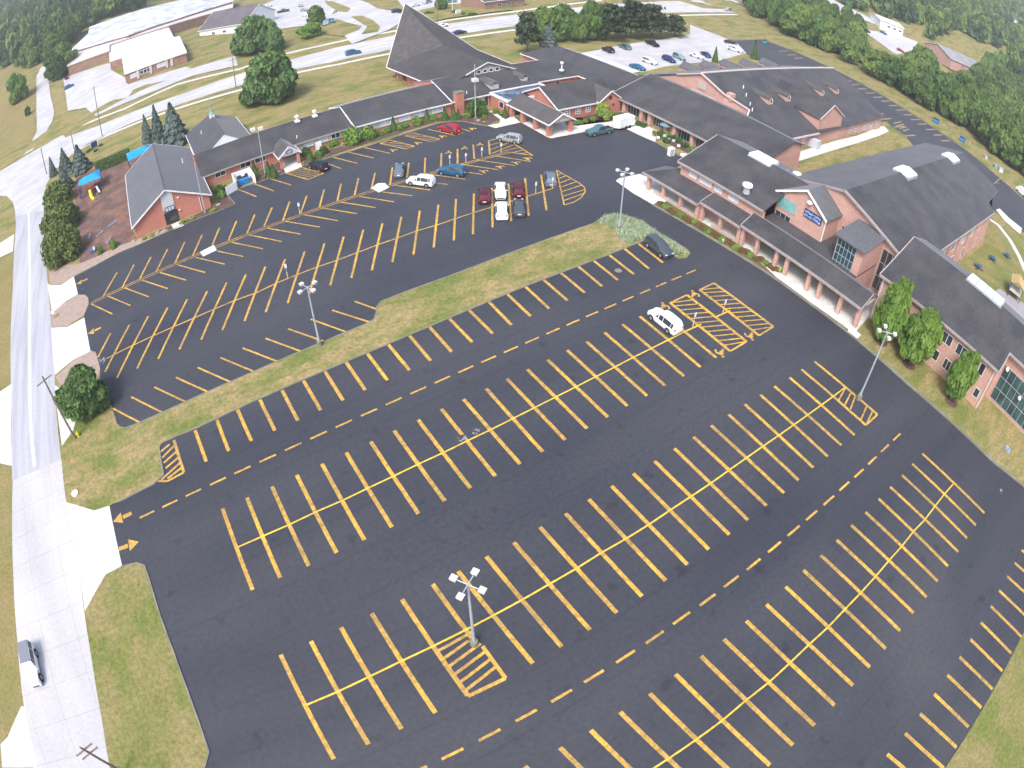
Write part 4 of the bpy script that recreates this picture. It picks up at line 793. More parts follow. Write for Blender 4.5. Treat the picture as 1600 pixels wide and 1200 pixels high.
# sign: find where the photo shows it on the gable plane x = fx
def onx(px, py, x):
    d = ray(px, py); k = x/d.x; return Vector((x, d.y*k, H+d.z*k))
c = onx(1270, 339, fx-.1)
sg = MB().box(fx-.16, fx-.02, c.y-1.65, c.y+1.65, c.z-.68, c.z+.68).build('sign', NAVY, fg)
lt = MB(); random.seed(3)
def strokes(zc, hh, ya, yb):                     # two rows of pale letter strokes, too small to read in the photo
    y = ya
    while y > yb:
        wd = random.choice((.22, .28, .34))
        lt.box(fx-.19, fx-.165, y-wd, y-wd+.07, zc-hh/2, zc+hh/2); lt.box(fx-.19, fx-.165, y-wd+.07, y, zc+random.choice((-hh/2, 0, hh/2-.08)), zc+random.choice((-hh/2, 0, hh/2-.08))+.09)
        if random.random() < .6: lt.box(fx-.19, fx-.165, y-.07, y, zc-hh/2, zc+hh/2)
        y -= wd+.1
strokes(c.z+.28, .42, c.y+1.5, c.y-1.4); strokes(c.z-.32, .42, c.y+1.5, c.y-1.4)
lt.build('lettering', mat('sky_blue_lettering', (.35, .48, .80), None), sg)
MB().lathe([(0, 0), (.45, .05), (.5, .25), (.2, .5)], (fx-.2, c.y+1.0, c.z+1.7), 8).build('lamp', WHITE, fg)
# glazed stair tower
q = MB(); q.box(77.9, 85.0, 31.0, 35.7, 0, 8.4); tw = q.build('stair_tower', BRKP, b)
q = MB(); slab(q, [(77.2, 30.6, 8.6), (77.2, 36.1, 8.6), (85.3, 36.1, 9.5), (85.3, 30.6, 9.5)], .2); q.build('stair_tower_roof', SHIN2, tw)
window(tw, (77.89, 35.6, 3.2), UYm, 3.4, 5.1, W_d, 5, 4, STEEL, mat('tower_glass', (.015, .04, .05), (.04, .09, .10), .5, .15, .8), fw=.07)
window(b, (84.58, 38.6, 4.6), UYm, 2.7, 2.2, W_d, 3, 1, STEEL, GLASS)
window(b, (84.58, 30.7, .5), UYm, 3.8, 7.0, W_d, 4, 3, STEEL, GLASS, fw=.07)
rf = MB(); slab(rf, [(76.0, 31, 4.2), (76.0, 48.6, 4.2), (84.5, 48.6, 4.5), (84.5, 31, 4.5)], .2); rf.build('low_roof', SHIN, b)
adopt(b)
for i, (x, L_) in enumerate(((108.5, 4.4), (137.5, 4.6))):
    v = thing('skylight', ['large white ridge skylight nearer the front gable of the sanctuary', 'large white ridge skylight at the far end of the sanctuary'][i], 'skylight', (x, YR, ZS-.1), 0, 'white skylights on the sanctuary ridge')
    q = MB(); q.prism([(-L_/2, -1.8), (L_/2, -1.8), (L_/2, 1.6), (-L_/2, 1.6)], -.7, [.15, .15, .2, .2]); q.face([(-L_/2, -1.8, .16), (L_/2, -1.8, .16), (L_/2-.5, 0, .75), (-L_/2+.5, 0, .75)]).face([(L_/2, 1.6, .21), (-L_/2, 1.6, .21), (-L_/2+.5, 0, .75), (L_/2-.5, 0, .75)]).face([(L_/2, -1.8, .16), (L_/2, 1.6, .21), (L_/2-.5, 0, .75)]).face([(-L_/2, 1.6, .21), (-L_/2, -1.8, .16), (-L_/2+.5, 0, .75)]); q.build('glazing', WHT, v)
    MB().box(-L_/2-.1, L_/2+.1, -2.0, 1.8, -.8, -.02).build('kerb', STEEL, v)
v = P(1187, 250, 9.7); k = thing('skylight', 'white flat skylight on the clerestory building ridge', 'skylight', (84.6, v.y, 9.6), 0)
MB().box(-1.3, 1.3, -2.2, 2.2, .1, .5).build('glazing', WHT, k); MB().box(-1.4, 1.4, -2.3, 2.3, -.5, .1).build('kerb', STEEL, k)
for lab, px, py, z, s in (('white domed exhaust fan on the clerestory building slope facing the lot', 1168, 291, 8.2, 1.0), ('white domed exhaust fan at the back corner of the clerestory building', 1245, 273, 8.6, .95), ('small blue-grey exhaust fan beside the white domed fan', 1230, 266, 8.6, .65)):
    v = P(px, py, z); k = thing('exhaust_fan', lab, 'exhaust fan', (v.x, v.y, z-.9)); MB().lathe([(.6*s, -.3), (.5*s, .9*s)], seg=10).build('base', STEEL, k); MB().lathe([(.35*s, .8*s), (.85*s, .95*s), (.8*s, 1.3*s), (.35*s, 1.5*s)], seg=12).build('hood', WHITE if s > .7 else PGLASS, k)
# ---- two-storey classroom building
b = thing('two_storey_building', 'two storey salmon brick building with dark roof behind three small trees', 'classroom building', (87, 16, 0))
rf = MB(); xa, xr, xb = 77.2, 87.4, 96.2; za, zr = 7.35, 10.9
slab(rf, [(xa, 4.8, za), (xr, 4.8, zr), (xr, 27.3, zr), (xa, 27.3, za)], .22); slab(rf, [(xr, -14, zr), (xb, -14, 7.9), (xb, 27.3, 7.9), (xr, 27.3, zr)], .22); slab(rf, [(81.2, -14, 8.75), (xr, -14, zr), (xr, 4.8, zr), (81.2, 4.8, 8.75)], .22)
roof = rf.build('roof', SHIN, b)
e = MB(); edgebar(e, (xa-.05, 4.8, za), (xa-.05, 27.3, za), .18, .35); edgebar(e, (xa, 4.75, za), (81.2, 4.75, 8.75), .18, .3, .05); edgebar(e, (xa, 27.35, za), (xr, 27.35, zr), .18, .3, .05); edgebar(e, (xr, 27.35, zr), (xb, 27.35, 7.9), .18, .3, .05); edgebar(e, (81.15, -14, 8.75), (81.15, 4.7, 8.75), .18, .35, .05); e.build('fascia', FASC, roof)
w = MB(); w.face([(77.7, 5.3, 0), (77.7, 26.9, 0), (77.7, 26.9, 7.2), (77.7, 5.3, 7.2)]); w.face([(77.7, 26.9, 0), (95.8, 26.9, 0), (95.8, 26.9, 7.7), (xr, 26.9, 10.6), (77.7, 26.9, 7.2)])
w.face([(77.7, 5.3, 0), (82.0, 5.3, 0), (82.0, 5.3, 8.6), (77.7, 5.3, 7.2)]); w.face([(95.8, -13.5, 0), (95.8, 26.9, 0), (95.8, 26.9, 7.6), (95.8, -13.5, 7.6)]); w.face([(82.0, -13.5, 0), (82, 5.3, 0), (82, 5.3, 8.5), (82, -13.5, 8.5)]); w.face([(82, -13.5, 0), (95.8, -13.5, 0), (95.8, -13.5, 7.6), (xr, -13.5, 10.6), (82, -13.5, 8.5)])
w.build('wall', BRKP, b)
window(b, (81.98, 4.6, .5), UYm, 12, 5.9, W_d, 10, 3, STEEL, mat('tower_glass', (.02, .06, .075), None), fw=.06)
for y, l in ((15.2, 1.9), (12.4, 1.9)): window(b, (77.69, y, 4.6), UYm, l, 1.7, W_d, 2, 1, TRIM, GLASS)
for y, l in ((16.2, 1.9), (13.3, 1.3), (20.5, 1.9)): window(b, (77.69, y, 1.3), UYm, l, 1.7, W_d, 2, 1, TRIM, GLASS)
window(b, (77.69, 7.9, 4.5), UYm, 1.0, 1.9, W_d, 1, 1, TRIM, GLASS); window(b, (77.69, 7.0, 1.2), UYm, 1.0, 1.5, W_d, 1, 1, TRIM, GLASS)
for y in (5.45, 26.6): MB().tube((77.6, y, 0), (77.6, y, 7.2), .08).build('downspout', TRIM, b)
for p in ((1574, 577), (1593, 622)):
    v = onx(*p, 81.7); MB().lathe([(0, 0), (.3, .1), (.34, .4), (0, .7)], (v.x, v.y, v.z-.3), 10).build('wall_lamp', WHT, b)
adopt(b)
v = thing('skylight', 'row of four pale glass skylight panes on the two storey roof ridge', 'skylight', (88.0, 13.2, 10.8))
for k_ in range(4): MB().box(-1.2, 1.3, -3.4+k_*1.7, -1.8+k_*1.7, .12, .4).build('pane', mat('skylight_glass', (.52, .60, .62), (.62, .68, .7), 1, .3, .5), v)
MB().box(-1.35, 1.45, -3.6, 3.5, -.6, .12).build('kerb', STEEL, v)
# ---- covered walkway, three stepped sections
def walkroof(lab, x0, x1, y0, y1, ze, zr, xr, cols, hipN=0, low=True):
    b = thing('covered_walkway', lab, 'covered walkway', ((x0+x1)/2, (y0+y1)/2, 0), 0, 'stepped sections of the covered walkway')
    rf = MB(); slab(rf, [(x0, y0, ze), (xr, y0, zr), (xr, y1-hipN, zr), (x0, y1, ze)], .18)
    if x1 > xr+.3: slab(rf, [(xr, y0, zr), (x1, y0, ze+.3), (x1, y1, ze+.3), (xr, y1-hipN, zr)], .18)
    if hipN: slab(rf, [(x0, y1, ze), (xr, y1-hipN, zr), (x1, y1, ze)], .18)
    roof = rf.build('roof', SHIN, b)
    e = MB(); edgebar(e, (x0-.06, y0, ze), (x0-.06, y1, ze), .18, .38); edgebar(e, (x0, y0-.05, ze), (xr, y0-.05, zr), .12, .28, .03)
    if not hipN: edgebar(e, (x0, y1+.05, ze), (xr, y1+.05, zr), .12, .28, .03)
    e.build('fascia', FASC, roof)
    for y in cols: MB().box(x0+.4, x0+.95, y-.28, y+.28, 0, ze-.35).build('column', BRKP, b)
    MB().box(x0+.2, x1-.2, y0+.1, y1-.3-hipN*.5, ze-.36, ze-.28).build('ceiling', TAN, b)
    if low: MB().box(x0+.45, x0+.75, y0+.2, y1-2.5, .05, .55).build('low_wall', mat('low_wall_concrete', (.40, .33, .29), None), b)
    adopt(b); return b
walkroof('northernmost and lowest section of the covered walkway, hipped at its end', 71.9, 77.5, 57.6, 70.0, 3.05, 4.5, 76.6, (68.9, 65.4, 61.5, 57.9), hipN=4.0)
walkroof('middle section of the covered walkway with shrubs in front', 72.4, 77.4, 49.3, 57.5, 3.4, 4.75, 76.8, (57.2, 53.4, 49.6))
walkroof('longest section of the covered walkway over the white plaza', 72.5, 77.6, 26.6, 49.2, 3.7, 5.1, 75.2, (48.9, 46.0, 42.3, 40.3, 36.1, 34.0, 30.2, 26.9), low=False)
# ================================================================== FAR BUILDINGS
def blockbldg(name, lab, cat, roofpx, h, rm, wm, wins=0, th=.5, base=None):
    pts = [PT(p[0], p[1], h) for p in roofpx]; zt = sum(p.z for p in pts)/len(pts)
    cx = sum(p.x for p in pts)/len(pts); cy = sum(p.y for p in pts)/len(pts)
    if sum(pts[i].x*pts[(i+1) % len(pts)].y-pts[(i+1) % len(pts)].x*pts[i].y for i in range(len(pts))) < 0: pts = pts[::-1]
    b = thing(name, lab, cat, (cx, cy, T(cx, cy)))
    MB().prism([(p.x, p.y) for p in pts], -3.0, [p.z-.25 for p in pts]).build('wall', wm, b)
    q = MB().prism([(cx+(p.x-cx)*1.015, cy+(p.y-cy)*1.015) for p in pts], [p.z-.25 for p in pts], [p.z+.25 for p in pts]).build('roof', rm, b)
    return b, pts
b, pts = blockbldg('warehouse', 'long warehouse with mottled blue-white metal roof at the edge of the woods', 'warehouse', [(107, 83), (139, 52), (141, 42), (218, 16), (280, 1), (362, -6), (363, 3), (275, 30), (200, 55)], 6.5, BROOF, BRKB); adopt(b)
b, pts = blockbldg('warehouse_annex', 'low annex with pinkish roof and brown brick wall in front of the warehouse', 'warehouse', [(107, 86), (200, 58), (275, 33), (363, 6), (362, 13), (262, 41), (172, 70), (172, 79), (106, 103)], 5.2, MROOFP, BRKB); adopt(b)
b, pts = blockbldg('office_building', 'brown brick building with bright white flat roof across the main road', 'office', [(172, 96), (172, 71), (262, 41), (271, 59), (280, 57.5), (291, 82), (195, 116), (191, 90)], 4.2, MROOF, BRKB)
def faceline(p, q): return (q-p)
F1, F2 = PT(199, 132), PT(292, 103)
u = (F2-F1); u.z = 0; L_ = u.length; u.normalize(); n = Vector((u.y, -u.x, 0))
a, c = pts[0], pts[0]
lo = min(pts, key=lambda p: -W2P(p)[1]); hi = max(pts, key=lambda p: W2P(p)[0])
u = hi-lo; u.z = 0; L_ = u.length; u.normalize(); n = Vector((u.y, -u.x, 0)); zb = T(lo.x, lo.y)
for f, w_, m_ in ((.08, 3.0, PGLASS), (.24, 4.5, GLASS), (.52, 3.5, PGLASS)): window(b, Vector((lo.x, lo.y, zb+1.2))+u*(L_*f), u, w_, 1.8, n, 3, 1, TRIM, m_, fw=.2)
for f in (.19, .4, .66, .74): MB().obox(Vector((lo.x, lo.y, zb))+u*(L_*f)+n*.05, u*1.0, n*.3, (0, 0, 4)).build('pilaster', MROOFP, b)
adopt(b)
def farhouse(lab, ridge, halfw, h, hr, rm, wm, cat='house', name='house'):
    """gabled building given by the photo positions of its two ridge ends"""
    a, c = PT(*ridge[0], hr), PT(*ridge[1], hr); zb = T((a.x+c.x)/2, (a.y+c.y)/2)
    u = c-a; u.z = 0; L_ = u.length; rz = math.atan2(u.y, u.x); b = thing(name, lab, cat, ((a.x+c.x)/2, (a.y+c.y)/2, zb), rz)
    gable(b, -L_/2, L_/2, -halfw, halfw, h, hr, 'X', oh=.6, m=rm, wm=wm, zb=-3)
    for s in (-1, 1):
        for k in range(-1, 2): window(b, (k*L_/4-1*s, s*(halfw+.01), 1.0), (s*-1, 0, 0) if s > 0 else (1, 0, 0), 2.0, 1.3, (0, s, 0), 2, 1, TRIM, GLASS)
    return b
farhouse('gabled building with brown-grey roof and white gable beyond the dark round tree', ((334, 16), (404, 8)), 11, 4.5, 10.5, mat('mauve_grey_shingles', (.085, .078, .095), (.11, .10, .115), .2), WHITE)
farhouse('long grey-roofed building half hidden by the trees at the right', ((1466, 74), (1522, 88)), 13, 4.0, 8.0, mat('pale_grey_shingles', (.20, .20, .22), (.26, .26, .28), .2), BRKP, 'building', 'long_building')
farhouse('white-walled building high among the trees at the upper right corner', ((1566, 14), (1590, 26)), 8, 8, 12, SHIN3, WHITE, 'building', 'hillside_building')
farhouse('small flat white building among the far trees at the right', ((1527, 45), (1541, 49)), 4, 3.2, 4.4, MROOF, WHITE, 'building', 'shed_building')
farhouse('brown brick building at the top edge beyond the main road', ((738, -10), (800, -17)), 8, 4.0, 6.5, SHIN3, BRKB, 'building', 'roadside_building')
farhouse('white-roofed building behind the trees across the main road', ((1368, 24), (1404, 34)), 8, 4.5, 6.0, MROOF, WHITE, 'building', 'roadside_building')
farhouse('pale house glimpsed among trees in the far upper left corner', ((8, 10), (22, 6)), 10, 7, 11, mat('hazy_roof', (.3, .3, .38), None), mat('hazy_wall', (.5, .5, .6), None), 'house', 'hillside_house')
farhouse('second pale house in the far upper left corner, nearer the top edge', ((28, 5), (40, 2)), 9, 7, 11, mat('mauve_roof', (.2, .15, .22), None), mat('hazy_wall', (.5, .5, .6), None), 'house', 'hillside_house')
# far lots and lanes (draped on the hills)
for nm, pts, m in [
 ('far_lot', [(99, 123), (172, 99), (174, 110), (196, 122), (200, 133), (290, 105), (300, 108), (368, 88), (372, 103), (300, 120), (230, 148), (200, 160), (150, 182), (134, 169), (106, 174), (103, 150)], ROADW),
 ('country_lane', [(58, 205), (57, 150), (57, 120), (64, 106), (78, 96), (80, 100), (75, 115), (79, 150), (85, 175), (82, 190), (72, 207), (50, 236), (38, 243)], ROADW),
 ('far_lot', [(370, 22), (432, 0), (560, 0), (640, 28), (607, 48), (550, 70), (520, 36), (440, 46), (418, 52), (380, 30)], ROADW),
 ('far_lot', [(620, 0), (800, 0), (760, 8), (720, 12), (700, 20), (650, 24), (636, 20)], ROADW),
 ('far_lot', [(1345, 46), (1372, 50), (1392, 50), (1434, 66), (1428, 80), (1400, 86), (1372, 66)], ROADW),
 ('far_road', [(1252, 0), (1300, 12), (1330, 24), (1350, 32), (1400, 52), (1398, 46), (1350, 24), (1305, 2), (1290, -6)], ROADW)]:
    q = [PT(*p) for p in pts]
    DZ = globals().get('DZ', .22)+.02; sheet(nm, q, m, DZ, drape=True)
for pts in [[(507, 2), (520, 3), (548, 14), (543, 20), (530, 19), (512, 9)], [(527, 31), (541, 36), (557, 40), (566, 42), (560, 48), (535, 58), (512, 55), (498, 47), (512, 40)],
            [(548, 27), (566, 26), (583, 33), (594, 43), (590, 51), (565, 55), (574, 43)], [(570, 2), (582, 1), (607, 12), (607, 17), (590, 14)], [(645, 20), (700, 8), (800, 4), (800, 17), (700, 30), (662, 38), (652, 30)]]:
    DZ += .02; sheet('verge_grass', PTS(pts), GRASS, DZ, drape=True)
# ================================================================== VEGETATION
def leafquads(mb_V, mb_F, p, n, s, rnd):
    a = n.orthogonal().normalized(); ang = rnd.random()*6.283; c = n.cross(a); u = (a*math.cos(ang)+c*math.sin(ang))*s; v = n.cross(u).normalized()*s*.7
    b = len(mb_V); mb_V += [tuple(p-u-v*.4), tuple(p-v), tuple(p+u-v*.2), tuple(p+u*.5+v), tuple(p-u*.6+v*.9)]; mb_F.append([b, b+1, b+2, b+3, b+4])
def crown_mesh(name, seed, n, s, shape, m, nb=26, low=0.0):
    """unit tree: height 1, crown radius ~1 (x,y scaled by R, z by height)"""
    rnd = random.Random(seed); V, F = [], []
    blobs = []
    if shape == 'round':
        for i in range(nb):
            t = rnd.random(); z = low+.10+(.80-low)*t; env = math.sin(math.pi*min(1, .16+.84*((z-low)/(1-low))**.8))**.6
            r = rnd.uniform(.25, .72)*env; a = rnd.random()*6.283; br = rnd.uniform(.24, .40)
            br *= rnd.choice((.6, .8, 1, 1.1)); blobs.append((Vector((r*math.cos(a), r*math.sin(a), z)), br, br*.42*rnd.uniform(.8, 1.2)))
    elif shape == 'tall':
        for i in range(nb):
            z = rnd.uniform(.2, .88); env = 1-abs(z-.45)*1.1; r = rnd.uniform(.1, .6)*max(.15, env); a = rnd.random()*6.283; br = rnd.uniform(.28, .46)*max(.45, env)
            blobs.append((Vector((r*math.cos(a), r*math.sin(a), z)), br, br*.3))
    elif shape == 'bush':
        for i in range(nb):
            a = rnd.random()*6.283; r = rnd.uniform(0, .62); z = rnd.uniform(.2, .68)*(1-.45*r); br = rnd.uniform(.3, .5)
            blobs.append((Vector((r*math.cos(a), r*math.sin(a), z)), br, br*.75))
    if blobs:
        per = n//len(blobs)
        for c, br, bz in blobs:
            for k in range(per):
                d = Vector((rnd.gauss(0, 1), rnd.gauss(0, 1), rnd.gauss(0, 1)+.25)).normalized(); q = rnd.uniform(.62, 1.16)
                p = c+Vector((d.x*br, d.y*br, d.z*bz))*q
                if p.z < .01: continue
                nn = (d*.55+Vector((rnd.gauss(0, .6), rnd.gauss(0, .6), rnd.gauss(0, .6)+.35))).normalized()
                leafquads(V, F, p, nn, s*rnd.uniform(.6, 1.25), rnd)
    elif shape == 'cone':                       # layered conifer
        k = 0
        while k < n:
            z = low+.02+(1-low-.03)*(rnd.random()**1.25); env = (1-(z-low)/(1-low))**.85; lay = .82+.18*math.cos(z*46); a = rnd.random()*6.283
            lobe = .86+.14*math.cos(a*7+z*30); r = env*lay*lobe*math.sqrt(rnd.uniform(.25, 1)); p = Vector((r*math.cos(a), r*math.sin(a), z-.10*r*.5))
            if p.z < .01: k += 1; continue
            leafquads(V, F, p, Vector((math.cos(a)*.6+rnd.gauss(0, .3), math.sin(a)*.6+rnd.gauss(0, .3), .9)).normalized(), s*rnd.uniform(.6, 1.2), rnd); k += 1
    elif shape == 'pine':                       # open, tiered pine
        tiers = [(rnd.uniform(.28, .97), rnd.random()*6.283) for _ in range(nb)]
        for (z, a) in tiers:
            L = (1.02-z)**.5*rnd.uniform(.75, 1.1)
            for k in range(n//nb):
                t = rnd.random()**.7; w = .20*(1-t*.5); p = Vector((L*t*math.cos(a)+rnd.gauss(0, w), L*t*math.sin(a)+rnd.gauss(0, w), z-.03*t+rnd.gauss(0, .018)))
                leafquads(V, F, p, Vector((rnd.gauss(0, .4), rnd.gauss(0, .4), 1)).normalized(), s*rnd.uniform(.6, 1.2), rnd)
    me = bpy.data.meshes.new(name); me.from_pydata(V, [], F); me.materials.append(m); return me
def trunk_mesh(name, seed, h=.55, limbs=5, r=.05, k=1):
    rnd = random.Random(seed); mb = MB(); p = Vector((0, 0, -.03)); rr = r
    for i in range(4):
        q = Vector((rnd.gauss(0, .015), rnd.gauss(0, .015), h*(i+1)/4)); mb.tube(p, q, rr, rr*.8, 7, False); p = q; rr *= .8
    for i in range(limbs):
        a = rnd.random()*6.283; z0 = rnd.uniform(h*.45, h); L = rnd.uniform(.35, .65); m_ = Vector((L*.5*math.cos(a), L*.5*math.sin(a), z0+.12)); e = Vector((L*math.cos(a+.2), L*math.sin(a+.2), z0+.22))
        mb.tube((0, 0, z0), m_, r*.4, r*.28, 5, False); mb.tube(m_, e, r*.28, r*.1, 5, False)
    me = bpy.data.meshes.new(name); me.from_pydata(mb.V, [], mb.F); me.materials.append(BARK); return me
PROTO = {}
def proto(kind):
    if kind in PROTO: return PROTO[kind]
    spec = {
     'maple': ('round', 26000, .075, LEAFM, 60, .02, .30), 'big': ('round', 30000, .085, LEAFM, 60, .0, .3),
     'woodA': ('round', 7000, .085, LEAFD, 36, .06, .5), 'woodB': ('round', 7000, .085, LEAFD, 44, .02, .5), 'woodC': ('tall', 7000, .09, LEAFD, 34, .06, .5), 'woodD': ('round', 7000, .09, LEAFD, 28, .08, .5),
     'young': ('tall', 9000, .085, LEAFL, 34, .1, .5), 'young2': ('tall', 9000, .085, LEAFL, 30, .1, .5), 'yellow': ('round', 6000, .09, LEAFY, 26, .1, .4), 'midtree': ('round', 9000, .09, LEAFM, 34, .05, .4), 'light': ('round', 8000, .10, LEAFL, 30, .04, .4),
     'spruce': ('cone', 9000, .085, BLUEN, 0, .0, .9), 'pine': ('pine', 10000, .085, NEEDLE, 46, .1, .9), 'arbor': ('cone', 3500, .14, ARBOR, 0, .0, .5),
     'olive': ('bush', 16000, .065, OLIVE, 40, 0, .3), 'bush': ('bush', 2600, .11, LEAFL, 18, 0, .3), 'dbush': ('bush', 2600, .11, ARBOR, 18, 0, .3), 'ybush': ('bush', 1600, .13, LEAFY, 14, 0, .3), 'hedge': ('bush', 6000, .07, ARBOR, 30, 0, .2)}[kind]
    sh, n, s, m, nb, low, th = spec
    PROTO[kind] = (crown_mesh('crown', sum(map(ord, kind)), n, s, sh, m, max(nb, 1), low), trunk_mesh('trunk', sum(map(ord, kind)), th, 0 if sh in ('cone', 'bush') else 5))
    return PROTO[kind]
SC = [0]
def plant(name, kind, loc, R_, h, label, cat, group=None, rz=None, trunk=True):
    cm, tm_ = proto(kind); o = bpy.data.objects.new(name, None); col.objects.link(o); o.location = loc; SC[0] += 1
    o.rotation_euler = (0, 0, (SC[0]*2.399) % 6.283 if rz is None else rz); o.scale = (R_, R_, h); o['label'] = label; o['category'] = cat
    if group: o['group'] = group
    if kind in ('bush', 'dbush', 'ybush', 'hedge'):
        # one-mesh shrub
        bpy.data.objects.remove(o); c = bpy.data.objects.new(name, cm); col.objects.link(c); c.location = loc; c.scale = (R_, R_, h); c.rotation_euler = (0, 0, (SC[0]*2.399) % 6.283); c['label'] = label; c['category'] = cat
        if group: c['group'] = group
        return c
    c = bpy.data.objects.new('crown', cm); col.objects.link(c); c.parent = o
    if trunk: t = bpy.data.objects.new('trunk', tm_); col.objects.link(t); t.parent = o
    return o
def ppm(p): return 1000/ (Vector((0, 0, H))-Vector(p)).length
def tree(name, kind, base, top, wpx, label, cat='tree', group=None, hmin=1.0):
    h, p = hgt(base, top, 0)
    if T(p.x, p.y) > .5:
        p = PT(*base); d = ray(*top); k = (p.x*d.x+p.y*d.y)/(d.x*d.x+d.y*d.y); h = H+d.z*k-p.z
    h = max(h, hmin); R_ = wpx/2/ppm(p)
    return plant(name, kind, p, R_*1.02, h, label, cat, group)
tree('maple_tree', 'maple', (424, 158), (411, 88), 90, 'large round dark green maple alone on the lawn between the long wing and the road')
tree('street_tree', 'big', (140, 640), (127, 578), 92, 'big dense dark green tree at the street corner of the median')
for b_, t_, w_, l_ in (((99, 404), (94, 352), 76, 'olive green tree nearest the driveway in the row along the street'), ((99, 358), (94, 316), 74, 'middle olive green tree in the row along the street'), ((92, 318), (88, 282), 58, 'farthest olive green tree in the row along the street, below the spruces')):
    tree('street_shrub_tree', 'olive', b_, t_, w_, l_, 'tree', 'olive trees in a row along the street')
for b_, t_, w_, l_ in (((104, 296), (94, 262), 40, 'pale blue spruce at the street corner'), ((84, 275), (83, 242), 20, 'narrow leftmost spruce of the corner clump'), ((104, 268), (97, 232), 34, 'spruce in the middle of the corner clump'), ((128, 268), (118, 228), 46, 'widest dark spruce of the corner clump beside the blue shade sail'),
                       ((232, 222), (225, 180), 26, 'slim spruce at the left of the trio behind the blue shade'), ((250, 224), (246, 163), 34, 'middle tall spruce of the trio behind the blue shade'), ((276, 226), (263, 163), 60, 'broad blue spruce beside the chapel')):
    tree('spruce_tree', 'spruce', b_, t_, w_, l_, 'tree')
tree('roadside_tree', 'light', (30, 158), (27, 112), 44, 'yellow-green round tree in the dry field at the far left')
tree('roadside_bush', 'dbush', (44, 180), (44, 163), 13, 'small dark bush in the dry field by the country lane', 'bush')
tree('shade_tree', 'midtree', (402, 82), (405, 26), 70, 'large dark tree beside the gabled building across the road')
tree('shade_tree', 'midtree', (378, 84), (380, 48), 36, 'dark tree at the left flank of the larger one across the road')
tree('shade_tree', 'midtree', (430, 80), (432, 44), 34, 'smaller leafy tree at the right flank of the dark clump across the road')
tree('lot_tree', 'midtree', (494, 37), (493, 10), 30, 'round tree standing in the far white lot')
tree('lot_tree', 'light', (485, 58), (484, 35), 42, 'wide pale green low tree at the edge of the far lot')
tree('verge_tree', 'midtree', (690, 16), (690, -8), 18, 'small tree just right of the tall pole at the top edge')
for i, (x, y, w_) in enumerate(((672, 22, 16), (709, 21, 11), (724, 24, 9), (738, 24, 14))): tree('verge_bush', 'dbush', (x, y), (x, y-5), w_, ['round bush at the foot of the tall pole across the road', 'dark round bush by the flagpole across the road', 'small bush beside the roadside sign', 'low bush at the right of the roadside sign'][i], 'bush')
tree('pine_tree', 'pine', (824, 82), (820, 19), 44, 'dark ragged pine at the left end of the clump behind the cross wing')
tree('spruce_tree', 'spruce', (857, 72), (858, 37), 34, 'blue-green spruce in front of the pine clump')
for b_, t_, w_, k_, l_ in (((850, 62), (848, 12), 40, 'woodA', 'broadleaf tree behind the blue-green spruce'), ((880, 62), (878, 8), 56, 'woodB', 'rounded broadleaf tree in the left half of the clump by the rear lot'), ((925, 62), (928, 4), 50, 'woodD', 'yellowish broadleaf tree in the middle of the clump by the rear lot'), ((952, 64), (948, 6), 50, 'pine', 'tall thin pine in the middle of the clump by the rear lot'), ((985, 60), (982, 0), 58, 'pine', 'largest dark pine of the clump by the rear lot'), ((1018, 58), (1015, 6), 54, 'pine', 'dark pine right of the largest one by the rear lot'), ((1054, 57), (1058, 24), 38, 'pine', 'small pine at the right end of the clump by the rear lot'), ((905, 66), (908, 22), 36, 'woodC', 'short leafy tree low in the clump by the rear lot')):
    tree('clump_tree', k_, b_, t_, w_, l_, 'tree', 'trees in the clump by the rear lot')
tree('ornamental_tree', 'yellow', (942, 187), (938, 160), 27, 'small yellow-green tree by the assembly hall gable')
for b_, t_, l_ in (((1117, 97), (1118, 74), 'small conical tree on the strip between the rear lot and the brick hall'), ((1178, 92), (1180, 64), 'taller narrow tree by the end of the rear lot')): tree('young_tree', 'arbor', b_, t_, 13, l_)
for b_, t_, w_, k_, l_ in (((1378, 532), (1404, 430), 64, 'young', 'young green tree partly in front of the walkway end'), ((1421, 568), (1449, 468), 76, 'young2', 'broadest bright green young tree in front of the two storey building'), ((1487, 626), (1514, 538), 58, 'young', 'smallest young green tree nearest the building corner')):
    tree('young_tree', k_, b_, t_, w_, l_)
